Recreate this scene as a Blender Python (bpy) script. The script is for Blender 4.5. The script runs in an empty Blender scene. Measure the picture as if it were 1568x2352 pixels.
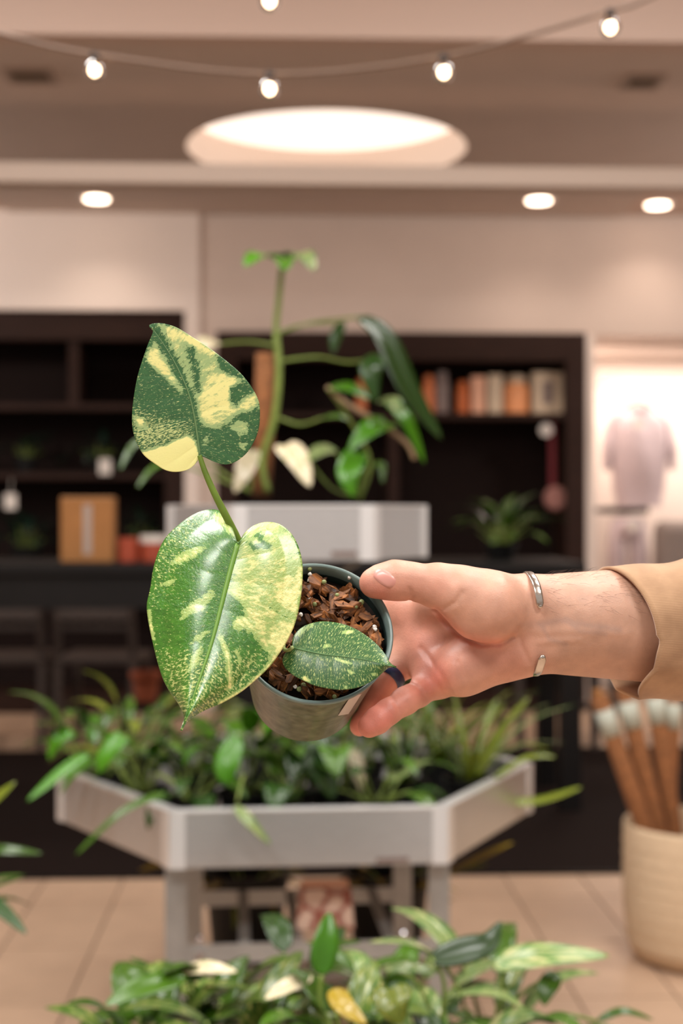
import bpy, bmesh, math, random
import numpy as np
from mathutils import Vector, Matrix
from mathutils.bvhtree import BVHTree

# ------------------------------------------------------------------ camera
S = bpy.context.scene
COL = S.collection
FPX = 50.0 / 36.0 * 2352.0          # focal length in pixels of the 1568x2352 frame
CX, CY = 784.0, 1176.0
CAMH = 1.2
YAW = math.radians(2.2)
cam_data = bpy.data.cameras.new('camera')
cam_data.sensor_fit = 'VERTICAL'
cam_data.sensor_width = 24.0
cam_data.sensor_height = 36.0
cam_data.lens = 50.0
cam_data.clip_start = 0.05
cam_data.dof.use_dof = True
cam_data.dof.focus_distance = 0.945
cam_data.dof.aperture_fstop = 5.2
cam = bpy.data.objects.new('camera', cam_data)
COL.objects.link(cam)
cam.location = (0, 0, CAMH)
cam.rotation_euler = (math.pi / 2, 0, -YAW)
S.camera = cam

S.view_settings.view_transform = 'Standard'
S.view_settings.look = 'None'
S.view_settings.gamma = 1.0
S.view_settings.use_curve_mapping = False
S.view_settings.exposure = 0.0

# ------------------------------------------------------------------ world and large lights
world = bpy.data.worlds.new('world')
S.world = world
world.use_nodes = True
bgn = world.node_tree.nodes['Background']
bgn.inputs[0].default_value = (1.0, 0.90, 0.84, 1)
bgn.inputs[1].default_value = 0.58


def area_light(name, loc, size, power, color, target=None, sizey=None):
    d = bpy.data.lights.new(name, 'AREA')
    d.energy = power
    d.color = color
    d.size = size
    if sizey:
        d.shape = 'RECTANGLE'
        d.size_y = sizey
    o = bpy.data.objects.new(name, d)
    COL.objects.link(o)
    o.location = loc
    if target is not None:
        o.rotation_euler = (Vector(target) - Vector(loc)).to_track_quat('-Z', 'Y').to_euler()
    return o


# the shop's own ceiling panels, above the camera (their fixtures are built further down)
PANELS = [(-1.3, -0.6), (1.3, -0.6), (-1.3, 1.6), (1.3, 1.6), (-1.3, 3.7), (1.3, 3.7)]
PANEL_W = [72, 54, 66, 50, 26, 26]
for (px_, py_), w_ in zip(PANELS, PANEL_W):
    area_light('ceiling_panel_lamp', (px_, py_, 3.55), 1.15, w_, (1.0, 0.98, 0.95), sizey=0.55)
# unseen lamps added to brighten the rear walls, and the clothes alcove lamp
ALCOVE_LAMP = 36
REAR_FILLS = [((-3.3, 6.3, 2.86), (-1.6, 8.6, 2.0), 50), ((3.4, 6.3, 2.86), (1.2, 8.6, 1.9), 34)]
for a_, b_, w_ in REAR_FILLS:
    area_light('rear_fill_lamp', a_, 0.5, w_, (1.0, 0.90, 0.83), target=b_)

F_ = Vector((math.sin(YAW), math.cos(YAW), 0))
R_ = Vector((math.cos(YAW), -math.sin(YAW), 0))
U_ = Vector((0, 0, 1))
CAM = Vector((0, 0, CAMH))


def P(px, py, D):
    """point seen at a photo pixel at depth D along the view axis"""
    return CAM + F_ * D + R_ * ((px - CX) / FPX * D) + U_ * ((CY - py) / FPX * D)


def PY(px, py, Y):
    k = math.cos(YAW) - math.sin(YAW) * (px - CX) / FPX
    return P(px, py, Y / k)


def PZ(px, py, z):
    D = (z - CAMH) * FPX / (CY - py)
    return P(px, py, D)


def floor_pt(px, py):
    return PZ(px, py, 0.0)


# ------------------------------------------------------------------ materials
def srgb(r, g, b):
    def f(c):
        c /= 255.0
        return c / 12.92 if c <= 0.04045 else ((c + 0.055) / 1.055) ** 2.4
    return (f(r), f(g), f(b), 1.0)


MATS = {}


def mat(name, color, rough=0.6, metal=0.0, noise=0.0, nscale=20.0, bump=0.0, bscale=80.0, emit=None, estr=0.0,
        stretch=None, spec=0.5, coat=0.0, rand=0.0, trans=0.0, sss=0.0, alpha=None):
    if name in MATS:
        return MATS[name]
    m = bpy.data.materials.new(name)
    m.use_nodes = True
    nt = m.node_tree
    b = nt.nodes['Principled BSDF']
    c = color if len(color) == 4 else srgb(*color)
    b.inputs['Base Color'].default_value = c
    b.inputs['Roughness'].default_value = rough
    b.inputs['Metallic'].default_value = metal
    b.inputs['Specular IOR Level'].default_value = spec
    b.inputs['Coat Weight'].default_value = coat
    b.inputs['Transmission Weight'].default_value = trans
    if sss:
        b.inputs['Subsurface Weight'].default_value = sss
        b.inputs['Subsurface Radius'].default_value = (0.006, 0.004, 0.002)
        b.inputs['Subsurface Scale'].default_value = 1.0
    if emit is not None:
        b.inputs['Emission Color'].default_value = emit if len(emit) == 4 else srgb(*emit)
        b.inputs['Emission Strength'].default_value = estr
    src = None
    if noise or bump:
        tc = nt.nodes.new('ShaderNodeTexCoord')
        mp = nt.nodes.new('ShaderNodeMapping')
        nt.links.new(tc.outputs['Object'], mp.inputs[0])
        if stretch:
            mp.inputs['Scale'].default_value = stretch
        src = mp.outputs[0]
    if noise:
        n = nt.nodes.new('ShaderNodeTexNoise')
        n.inputs['Scale'].default_value = nscale
        n.inputs['Detail'].default_value = 5
        nt.links.new(src, n.inputs['Vector'])
        mr = nt.nodes.new('ShaderNodeMapRange')
        mr.inputs['To Min'].default_value = 1 - noise
        mr.inputs['To Max'].default_value = 1 + noise
        mr.inputs['From Min'].default_value = 0.25
        mr.inputs['From Max'].default_value = 0.75
        nt.links.new(n.outputs[0], mr.inputs['Value'])
        mx = nt.nodes.new('ShaderNodeVectorMath')
        mx.operation = 'SCALE'
        mx.inputs[0].default_value = c[:3]
        nt.links.new(mr.outputs[0], mx.inputs['Scale'])
        nt.links.new(mx.outputs[0], b.inputs['Base Color'])
        last = mx.outputs[0]
    else:
        last = None
    if rand:
        oi = nt.nodes.new('ShaderNodeObjectInfo')
        mr2 = nt.nodes.new('ShaderNodeMapRange')
        mr2.inputs['To Min'].default_value = 1 - rand
        mr2.inputs['To Max'].default_value = 1 + rand
        nt.links.new(oi.outputs['Random'], mr2.inputs['Value'])
        mx2 = nt.nodes.new('ShaderNodeVectorMath')
        mx2.operation = 'SCALE'
        if last:
            nt.links.new(last, mx2.inputs[0])
        else:
            mx2.inputs[0].default_value = c[:3]
        nt.links.new(mr2.outputs[0], mx2.inputs['Scale'])
        nt.links.new(mx2.outputs[0], b.inputs['Base Color'])
    if bump:
        n2 = nt.nodes.new('ShaderNodeTexNoise')
        n2.inputs['Scale'].default_value = bscale
        n2.inputs['Detail'].default_value = 4
        nt.links.new(src, n2.inputs['Vector'])
        bp = nt.nodes.new('ShaderNodeBump')
        bp.inputs['Strength'].default_value = bump
        bp.inputs['Distance'].default_value = 0.002
        nt.links.new(n2.outputs[0], bp.inputs['Height'])
        nt.links.new(bp.outputs[0], b.inputs['Normal'])
    MATS[name] = m
    return m


M_wall = mat('wall_paint', (214, 196, 184), 0.85, noise=0.03, nscale=3)
M_wallw = mat('wall_paint_white', (236, 222, 212), 0.85, noise=0.02, nscale=3)
M_ceil = mat('ceiling_taupe_paint', (214, 196, 184), 0.9, noise=0.03, nscale=4)
M_ceilw = mat('ceiling_light_paint', (216, 192, 178), 0.9)
M_tile = mat('floor_tile_stone', (196, 166, 140), 0.45, noise=0.07, nscale=9, rand=0.05)
M_grout = mat('floor_grout', (128, 104, 86), 0.9)
M_rug = mat('rug_dark', (30, 21, 18), 0.95, spec=0.1, noise=0.2, nscale=60)
M_darkwood = mat('dark_walnut', (44, 26, 19), 0.65, spec=0.2, noise=0.25, nscale=6, stretch=(1, 1, 8))
M_blackwood = mat('black_stained_wood', (17, 15, 15), 0.5, spec=0.25, noise=0.2, nscale=10)
M_cabback = mat('cabinet_back', (30, 19, 16), 0.8, spec=0.15)
M_chair = mat('chair_grey_brown', (70, 58, 52), 0.55, noise=0.15, nscale=14)
M_alu = mat('brushed_aluminium', (206, 206, 206), 0.33, metal=0.75, noise=0.06, nscale=30, stretch=(1, 1, 12))
M_alu2 = mat('galvanised_steel', (170, 170, 168), 0.45, metal=0.6, noise=0.1, nscale=25)
M_black = mat('black_plastic', (16, 16, 16), 0.5, spec=0.3)
M_soil = mat('dark_potting_soil', (40, 26, 18), 0.95, noise=0.4, nscale=60, bump=0.6, bscale=120)
M_stem = mat('plant_stem', (120, 140, 62), 0.5, noise=0.15, nscale=30)
M_bronze = mat('bulb_socket', (58, 44, 36), 0.5)
M_white = mat('white_paper', (225, 218, 210), 0.7)
M_card = mat('cardboard', (168, 116, 66), 0.8, noise=0.08, nscale=12)
M_basket = mat('woven_cream', (214, 188, 156), 0.85, noise=0.08, nscale=40, bump=0.6, bscale=160, stretch=(1, 1, 5))
M_coir = mat('coir_fibre', (132, 84, 48), 0.95, noise=0.35, nscale=60, bump=0.8, bscale=150)
M_terra = mat('terracotta', (176, 92, 58), 0.8, noise=0.1, nscale=15)


# ------------------------------------------------------------------ object helpers
def tag(o, label=None, cat=None, group=None, kind=None):
    if label:
        o['label'] = label
    if cat:
        o['category'] = cat
    if group:
        o['group'] = group
    if kind:
        o['kind'] = kind
    return o


def thing(name, label, cat, loc=(0, 0, 0), rz=0.0, group=None, kind=None):
    o = bpy.data.objects.new(name, None)
    o.empty_display_size = 0.05
    COL.objects.link(o)
    o.location = loc
    o.rotation_euler = (0, 0, rz)
    return tag(o, label, cat, group, kind)


def link_mesh(name, me, m=None, parent=None, smooth=False, loc=None):
    """mesh data holds coordinates local to the parent"""
    if m is not None and len(me.materials) == 0:
        for mm in (m if isinstance(m, (list, tuple)) else [m]):
            me.materials.append(mm)
    if smooth:
        me.polygons.foreach_set('use_smooth', [True] * len(me.polygons))
    o = bpy.data.objects.new(name, me)
    COL.objects.link(o)
    if parent is not None:
        o.parent = parent
    if loc is not None:
        o.location = loc
    return o


class MB:
    """collects simple shapes into one mesh"""

    def __init__(self):
        self.v = []
        self.f = []
        self.mi = []

    def add(self, vs, fs, mi=0):
        n = len(self.v)
        self.v += [tuple(v) for v in vs]
        self.f += [tuple(i + n for i in f) for f in fs]
        self.mi += [mi] * len(fs)
        return self

    def box(self, lo, hi, M=None, mi=0):
        x0, y0, z0 = lo
        x1, y1, z1 = hi
        vs = [Vector(c) for c in ((x0, y0, z0), (x1, y0, z0), (x1, y1, z0), (x0, y1, z0),
                                  (x0, y0, z1), (x1, y0, z1), (x1, y1, z1), (x0, y1, z1))]
        if M is not None:
            vs = [M @ v for v in vs]
        return self.add(vs, [(0, 3, 2, 1), (4, 5, 6, 7), (0, 1, 5, 4), (1, 2, 6, 5), (2, 3, 7, 6), (3, 0, 4, 7)], mi)

    def bar(self, a, b, w, d, up=(0, 0, 1), mi=0):
        a = Vector(a); b = Vector(b)
        t = (b - a).normalized()
        upv = Vector(up)
        if abs(t.dot(upv)) > 0.98:
            upv = Vector((0, 1, 0))
        s = t.cross(upv).normalized()
        n = s.cross(t)
        vs = []
        for p in (a, b):
            for i, j in ((-1, -1), (1, -1), (1, 1), (-1, 1)):
                vs.append(p + s * (i * w / 2) + n * (j * d / 2))
        return self.add(vs, [(3, 2, 1, 0), (4, 5, 6, 7), (0, 1, 5, 4), (1, 2, 6, 5), (2, 3, 7, 6), (3, 0, 4, 7)], mi)

    def tube(self, pts, rad, seg=8, mi=0, cap=True):
        pts = [Vector(p) for p in pts]
        n = len(pts)
        if not isinstance(rad, (list, tuple)):
            rad = [rad] * n
        vs = []
        ref = None
        for i, p in enumerate(pts):
            t = (pts[min(i + 1, n - 1)] - pts[max(i - 1, 0)]).normalized()
            if ref is None:
                ref = Vector((0, 0, 1)) if abs(t.z) < 0.9 else Vector((1, 0, 0))
            s = t.cross(ref)
            if s.length < 1e-5:
                s = t.cross(Vector((0, 1, 0)))
            s.normalize()
            u = s.cross(t)
            ref = u
            for k in range(seg):
                a = 2 * math.pi * k / seg
                vs.append(p + s * (math.cos(a) * rad[i]) + u * (math.sin(a) * rad[i]))
        fs = []
        for i in range(n - 1):
            for k in range(seg):
                k2 = (k + 1) % seg
                fs.append((i * seg + k, i * seg + k2, (i + 1) * seg + k2, (i + 1) * seg + k))
        if cap:
            fs.append(tuple(range(seg))[::-1])
            fs.append(tuple((n - 1) * seg + k for k in range(seg)))
        return self.add(vs, fs, mi)

    def lathe(self, prof, seg=24, M=None, mi=0, capb=True, capt=True):
        vs = []
        for r, z in prof:
            for k in range(seg):
                a = 2 * math.pi * k / seg
                v = Vector((r * math.cos(a), r * math.sin(a), z))
                vs.append(M @ v if M is not None else v)
        fs = []
        n = len(prof)
        for i in range(n - 1):
            for k in range(seg):
                k2 = (k + 1) % seg
                fs.append((i * seg + k, i * seg + k2, (i + 1) * seg + k2, (i + 1) * seg + k))
        if capb:
            fs.append(tuple(range(seg))[::-1])
        if capt:
            fs.append(tuple((n - 1) * seg + k for k in range(seg)))
        return self.add(vs, fs, mi)

    def mesh(self, name):
        me = bpy.data.meshes.new(name)
        me.from_pydata(self.v, [], self.f)
        if any(self.mi):
            me.polygons.foreach_set('material_index', self.mi)
        me.update()
        return me

    def build(self, name, m, parent=None, smooth=False, bevel=0.0, loc=None):
        o = link_mesh(name, self.mesh(name), m, parent, smooth, loc)
        if bevel:
            md = o.modifiers.new('bevel', 'BEVEL')
            md.width = bevel
            md.segments = 2
            md.limit_method = 'ANGLE'
        return o


def boxo(name, lo, hi, m, parent=None, bevel=0.0):
    return MB().box(lo, hi).build(name, m, parent, bevel=bevel)


def struct(name, lo, hi, m):
    return tag(boxo(name, lo, hi, m), kind='structure')


def catmull(pts, n=8):
    pts = [Vector(p) for p in pts]
    out = []
    for i in range(len(pts) - 1):
        p0 = pts[max(i - 1, 0)]; p1 = pts[i]; p2 = pts[i + 1]; p3 = pts[min(i + 2, len(pts) - 1)]
        for k in range(n):
            t = k / n
            out.append(0.5 * ((2 * p1) + (p2 - p0) * t + (2 * p0 - 5 * p1 + 4 * p2 - p3) * t * t +
                              (-p0 + 3 * p1 - 3 * p2 + p3) * t ** 3))
    out.append(pts[-1])
    return out


rng = random.Random(7)

# ------------------------------------------------------------------ the setting
ZP = 2.98                        # underside of the taupe ceiling panel
YL, YR, YB = 8.5, 8.53, 9.8      # left wall face, right wall face, wall behind the alcove
YBULK = 5.34
CEILZ = 3.25


def X(px, Y):
    return PY(px, CY, Y).x


def Z(py, Y, px=784):
    return PY(px, py, Y).z


# floor: recessed grout bed with single tiles, tile by tile
floor = struct('floor', (-6, -3, -0.06), (6, YB, -0.004), M_grout)
TW, TD, GAP = 0.25, 0.46, 0.006
tile_me = MB().box((-TW / 2 + GAP / 2, -TD / 2 + GAP / 2, -0.012), (TW / 2 - GAP / 2, TD / 2 - GAP / 2, 0)).mesh('tile')
tile_me.materials.append(M_tile)
tx0 = floor_pt(1171, 2035).x
ty0 = floor_pt(784, 2168).y
n_t = 0
far_tiles = MB()
for j in range(-9, 14):
    yc = ty0 + (j + 0.5) * TD
    for i in range(-24, 24):
        xc = tx0 + (i + 0.5) * TW
        if abs(xc) > 5.9 or yc < -2.7 or yc > YB - 0.25:
            continue
        if 2.9 < yc < 5.0 and abs(xc - 0.1) < 1.55:
            o = link_mesh('tile', tile_me, None, floor, loc=(xc, yc, 0))
            n_t += 1
        else:
            far_tiles.box((xc - TW / 2 + GAP / 2, yc - TD / 2 + GAP / 2, -0.012), (xc + TW / 2 - GAP / 2, yc + TD / 2 - GAP / 2, 0))
tag(far_tiles.build('outer_tiles', M_tile, floor), kind='stuff')

# dark rug under the tables
yr0 = floor_pt(784, 2012).y
rug = thing('area_rug', 'large dark brown rug on the tiles under the black counter', 'rug', (0, 0, 0))
MB().box((-5.5, yr0, 0.001), (5.5, 7.15, 0.011)).build('pile', M_rug, rug, bevel=0.003)
boxo('edge_binding', (-5.5, yr0 - 0.012, 0.001), (5.5, yr0, 0.010), M_blackwood, rug)

# bulkhead and near ceiling
struct('ceiling', (-6, -3, 3.62), (6, YBULK, 3.7), M_ceilw)
struct('wall_bulkhead', (-6, YBULK, ZP + 0.002), (6, YBULK + 0.10, 3.62), M_ceilw)
struct('ceiling_rear', (-6, YBULK + 0.10, CEILZ), (6, YB, CEILZ + 0.06), M_ceilw)
# taupe panel with the round light recess
xl = X(18, YL) ; xr = X(1424, YL)
y0p, y1p = YBULK + 0.10, YL
CR = 0.685
cc = P(750, 1176, 6.98)


def panel_mesh():
    bm = bmesh.new()
    N = 96
    angs = [2 * math.pi * k / N for k in range(N)]
    def outer(a):
        dx, dy = math.cos(a), math.sin(a)
        ts = []
        if dx > 1e-9: ts.append((xr - cc.x) / dx)
        if dx < -1e-9: ts.append((xl - cc.x) / dx)
        if dy > 1e-9: ts.append((y1p - cc.y) / dy)
        if dy < -1e-9: ts.append((y0p - cc.y) / dy)
        t = min(ts)
        return cc.x + dx * t, cc.y + dy * t
    corner = [math.atan2(y - cc.y, x - cc.x) % (2 * math.pi) for x in (xl, xr) for y in (y0p, y1p)]
    angs = sorted(angs + corner)
    N = len(angs)
    rows = []
    for z, inner in ((ZP, True), (ZP, False), (ZP + 0.05, False), (ZP + 0.05, True)):
        row = []
        for a in angs:
            if inner:
                row.append(bm.verts.new((cc.x + CR * math.cos(a), cc.y + CR * math.sin(a), z)))
            else:
                x, y = outer(a)
                row.append(bm.verts.new((x, y, z)))
        rows.append(row)
    for r0, r1 in ((0, 1), (1, 2), (2, 3)):
        for k in range(N):
            k2 = (k + 1) % N
            bm.faces.new((rows[r0][k], rows[r0][k2], rows[r1][k2], rows[r1][k]))
    bmesh.ops.recalc_face_normals(bm, faces=bm.faces)
    me = bpy.data.meshes.new('ceiling_panel')
    bm.to_mesh(me)
    bm.free()
    return me


tag(link_mesh('ceiling_panel', panel_mesh(), M_ceil), kind='structure')
struct('ceiling_side_right', (xr + 0.002, y0p, ZP + 0.015), (6, YL, ZP + 0.05), M_ceilw)
struct('ceiling_side_left', (-6, y0p, ZP + 0.015), (xl - 0.002, YL, ZP + 0.05), M_ceilw)
# recess ring and luminous top
M_recess = mat('recess_white', (238, 222, 210), 0.8)
M_glow = mat('light_dome', (255, 240, 228), 0.8, emit=(255, 236, 220), estr=1.35)
dome = thing('recessed_ceiling_light', 'large round white light recess in the taupe ceiling', 'light', (cc.x, cc.y, ZP))
MB().lathe([(CR, 0.0), (CR, 0.17), (CR + 0.012, 0.17), (CR + 0.012, 0.0)], 72, capb=False, capt=False).build('recess_ring', M_recess, dome, smooth=False)
MB().lathe([(CR + 0.012, 0.171), (CR + 0.012, 0.181)], 72).build('diffuser', M_glow, dome)

# hanging light beam in front of the panel
YBM = 6.0
zb0 = Z(424, YBM); zb1 = Z(378, YBM)
beam = tag(boxo('trim_1', (-5.2, YBM, zb0), (5.2, YBM + 0.12, zb1), mat('beam_paint', (226, 208, 194), 0.7), bevel=0.004), kind='structure')
for sx in (-4.9, 4.9):
    boxo('hanger', (sx - 0.01, YBM + 0.05, zb1 - 0.01), (sx + 0.01, YBM + 0.07, CEILZ), M_alu2, beam)

# rear walls with their openings
zcl = Z(712, YL, 200)          # top of left cabinet opening
zcr = Z(762, YR, 900)          # top of right cabinet and alcove openings
zal = Z(771, YR, 1450)
xa, xb = X(424, YL), X(457, YL)
xc_, xd = X(497, YR), X(1345, YR)
xe = X(1366, YR)
struct('wall_left_header', (-6, YL, zcl), (xb, YL + 0.2, CEILZ), M_wallw)
struct('wall_left_pier', (xa, YL, 0), (xb, YL + 0.2, zcl), M_wallw)
struct('wall_right_header', (xb, YR, zal), (6, YR + 0.2, CEILZ), M_wall)
struct('wall_mid_pier', (xb, YR, 0), (xc_, YR + 0.2, zal), M_wall)
struct('wall_right_pier', (xd, YR, 0), (xe, YR + 1.1, zal), M_wallw)
struct('wall_back', (-6, YB, 0), (6, YB + 0.1, CEILZ), M_wallw)
struct('wall_alcove_ceiling', (xe, YR + 0.2, zal + 0.02), (6, YB, zal + 0.06), M_wallw)
M_wallshop = mat('wall_paint_taupe', (150, 128, 112), 0.85, noise=0.03, nscale=3)  # side walls added out of view to darken the stand's side reflections
struct('wall_left_blocker', (-3.4, -0.6, 0), (-3.3, YBULK - 0.3, 3.62), M_wallshop)
struct('wall_right_blocker', (3.3, -0.6, 0), (3.4, YBULK - 0.3, 3.62), M_wallshop)
area_light('alcove_lamp', (xe + 1.0, YR + 0.75, zal - 0.02), 1.9, ALCOVE_LAMP, (1.0, 0.86, 0.76), sizey=0.5)


def downlight(px, py, z, label, power=15):
    p = PZ(px, py, z)
    t = thing('downlight', label, 'light', (p.x, p.y, z), group='downlights in the far ceiling')
    MB().lathe([(0.066, -0.002), (0.098, -0.006), (0.098, 0.0), (0.066, 0.0)], 28, capb=False, capt=False).build(
        'trim_ring', M_wallw, t, smooth=True)
    MB().lathe([(0.066, -0.012), (0.066, -0.001)], 28).build('lens', mat('downlight_lens', (255, 240, 225), 0.5, emit=(255, 226, 200), estr=9.0), t)
    d = bpy.data.lights.new('downlight_lamp', 'SPOT')
    d.energy = power
    d.spot_size = math.radians(125)
    d.spot_blend = 0.9
    d.shadow_soft_size = 0.07
    d.color = (1.0, 0.82, 0.68)
    lo = bpy.data.objects.new('downlight_lamp', d)
    COL.objects.link(lo)
    lo.location = (p.x, p.y, z - 0.03)
    return t


downlight(222, 455, ZP, 'round glowing downlight in the taupe ceiling, leftmost of the three')
downlight(1237, 459, ZP, 'round glowing downlight in the taupe ceiling, middle one of the three')
downlight(1510, 469, ZP + 0.015, 'round glowing downlight beside the taupe ceiling panel, rightmost of the three')


def vent(px, py, wpx, label):
    p = PZ(px, py, ZP)
    w = wpx / FPX * p.y
    t = thing('air_vent', label, 'vent', (p.x, p.y, ZP), group='air vents in the taupe ceiling')
    fr = MB()
    for s in (-1, 1):
        fr.box((-w / 2, s * 0.085 - 0.012, -0.010), (w / 2, s * 0.085 + 0.012, -0.001))
        fr.box((s * (w / 2 - 0.012) - 0.012, -0.073, -0.010), (s * (w / 2 - 0.012) + 0.012, 0.073, -0.001))
    fr.build('frame', mat('vent_frame', (176, 156, 142), 0.7), t)
    boxo('shade_sheet', (-w / 2 + 0.02, -0.07, -0.003), (w / 2 - 0.02, 0.07, -0.001), mat('vent_dark', (92, 78, 66), 0.9), t)  # flat dark sheet stands for the shaded depth behind the slats
    for k in range(5):
        y = -0.055 + k * 0.0275
        boxo('slat', (-w / 2 + 0.02, y - 0.005, -0.009), (w / 2 - 0.02, y + 0.005, -0.004), mat('vent_slat', (128, 112, 98), 0.7), t)


vent(70, 172, 112, 'square grille vent in the taupe ceiling, left of the string lights')
vent(1475, 186, 92, 'square grille vent in the taupe ceiling, right under the last bulb')

# housings made up for the two added fill lamps; fixture of the alcove lamp
for (a_, b_, w_), lb in zip(REAR_FILLS, ('square unseen fill lamp added under the far ceiling, beyond the left edge', 'square unseen fill lamp added under the far ceiling, beyond the right edge')):
    d_ = (Vector(b_) - Vector(a_)).normalized()
    t = thing('rear_fill_fixture', lb, 'light', a_, group='added fill lamps under the far ceiling')
    Rm = d_.to_track_quat('-Z', 'Y').to_matrix().to_4x4()
    MB().box((-0.27, -0.27, 0.008), (0.27, 0.27, 0.05), M=Rm).build('housing', M_wallw, t, bevel=0.004)
    MB().tube([Rm @ Vector((0, 0, 0.03)), Vector((0, 0, ZP + 0.015 - a_[2]))], 0.012, 8).build('mount', M_alu2, t)
t = thing('alcove_light', 'long flat lamp under the ceiling of the clothes alcove', 'light', (xe + 1.0, YR + 0.75, zal))
boxo('housing', (-0.97, -0.27, -0.012), (0.97, 0.27, 0.019), M_wallw, t)

# fixtures of the near ceiling panels
for i, (x, y) in enumerate(PANELS):
    t = thing('ceiling_light_panel', 'flat rectangular light panel in the shop ceiling overhead', 'light', (x, y, 3.6), group='ceiling light panels overhead')
    fr = MB()
    for s in (-1, 1):
        fr.box((-0.62, s * 0.30 - 0.02, -0.03), (0.62, s * 0.30 + 0.02, 0.018))
        fr.box((s * 0.60 - 0.02, -0.28, -0.03), (s * 0.60 + 0.02, 0.28, 0.018))
    fr.build('frame', M_wallw, t)
    boxo('diffuser', (-0.58, -0.28, 0.0), (0.58, 0.28, 0.012), mat('panel_diffuser', (255, 250, 245), 0.6, emit=(255, 244, 232), estr=3.0), t)

# ------------------------------------------------------------------ leaves and plants (blurred ones)
def variegated_material(name, green, pale, cream, amount, speck, rough=0.27, sc=(9.0, 3.0)):
    """colour from streaky noise that runs along the leaf's side veins"""
    m = bpy.data.materials.new(name)
    m.use_nodes = True
    nt = m.node_tree
    b = nt.nodes['Principled BSDF']
    b.inputs['Roughness'].default_value = rough
    b.inputs['Specular IOR Level'].default_value = 0.5
    at = nt.nodes.new('ShaderNodeAttribute')
    at.attribute_name = 'vein'
    oi = nt.nodes.new('ShaderNodeObjectInfo')
    mul = nt.nodes.new('ShaderNodeVectorMath'); mul.operation = 'MULTIPLY'
    mul.inputs[1].default_value = (sc[0], sc[1], 1)
    nt.links.new(at.outputs['Vector'], mul.inputs[0])
    cmb = nt.nodes.new('ShaderNodeCombineXYZ')
    m50 = nt.nodes.new('ShaderNodeMath'); m50.operation = 'MULTIPLY'; m50.inputs[1].default_value = 50
    nt.links.new(oi.outputs['Random'], m50.inputs[0])
    nt.links.new(m50.outputs[0], cmb.inputs[2])
    nt.links.new(m50.outputs[0], cmb.inputs[0])
    add = nt.nodes.new('ShaderNodeVectorMath'); add.operation = 'ADD'
    nt.links.new(mul.outputs[0], add.inputs[0]); nt.links.new(cmb.outputs[0], add.inputs[1])
    n = nt.nodes.new('ShaderNodeTexNoise')
    n.inputs['Scale'].default_value = 1.0; n.inputs['Detail'].default_value = 5; n.inputs['Roughness'].default_value = 0.6
    nt.links.new(add.outputs[0], n.inputs['Vector'])
    rp = nt.nodes.new('ShaderNodeValToRGB')
    e = rp.color_ramp.elements
    a = 0.62 - amount * 0.3
    e[0].position = 0; e[0].color = srgb(*[int(c * 0.8) for c in green])
    e[1].position = max(a - 0.12, 0.02); e[1].color = srgb(*green)
    for pos, c in ((a, green), (a + 0.03, pale), (a + 0.10, pale), (a + 0.13, cream)):
        el = rp.color_ramp.elements.new(min(pos, 1)); el.color = srgb(*c)
    nt.links.new(n.outputs[0], rp.inputs[0])
    hs = nt.nodes.new('ShaderNodeHueSaturation')
    mr = nt.nodes.new('ShaderNodeMapRange'); mr.inputs['To Min'].default_value = 0.5; mr.inputs['To Max'].default_value = 1.05
    nt.links.new(oi.outputs['Random'], mr.inputs['Value'])
    nt.links.new(mr.outputs[0], hs.inputs['Value'])
    nt.links.new(rp.outputs[0], hs.inputs['Color'])
    nt.links.new(hs.outputs[0], b.inputs['Base Color'])
    b.inputs['Transmission Weight'].default_value = 0.0
    MATS[name] = m
    return m


G_mid = variegated_material('leaf_mid_green', (72, 112, 24), (104, 138, 36), (156, 176, 74), -0.3, 0)
G_dark = variegated_material('leaf_dark_green', (44, 78, 24), (54, 94, 28), (88, 122, 42), -0.3, 0)
G_bright = variegated_material('leaf_bright_green', (74, 138, 16), (104, 150, 24), (128, 170, 40), -0.4, 0)
G_yel = variegated_material('leaf_yellow_green', (116, 134, 36), (150, 158, 52), (186, 180, 84), 0.3, 0)
G_yellow = variegated_material('leaf_yellow', (178, 152, 44), (200, 176, 70), (216, 200, 110), 0.2, 0)
G_cream = variegated_material('leaf_cream', (150, 160, 96), (212, 200, 160), (232, 216, 186), 0.75, 0)
G_var = variegated_material('leaf_variegated', (62, 104, 26), (126, 146, 66), (206, 198, 124), 0.42, 0, rough=0.28)
G_varl = variegated_material('leaf_pale_variegated', (84, 128, 56), (150, 170, 104), (214, 206, 150), 0.5, 0, rough=0.3)
G_shade = variegated_material('leaf_shade_green', (30, 52, 40), (38, 62, 44), (60, 86, 60), -0.2, 0)  # leaf green darkened to stand for the shade inside the bookcase


def prof_lance(t):
    return (math.sin(math.pi * min(1, t ** 0.75)) ** 0.8) * (1 - 0.15 * t) if t < 1 else 0.0


def prof_heart(t):
    if t < 0.18:
        return 0.55 + 0.45 * math.sin(t / 0.18 * math.pi / 2)
    return math.cos((t - 0.18) / 0.82 * math.pi / 2) ** 0.8 if t < 1 else 0.0


def prof_grass(t):
    return min(1, 4 * t + 0.3) * (1 - t) ** 0.5


PROF = {'lance': prof_lance, 'heart': prof_heart, 'grass': prof_grass}


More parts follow.
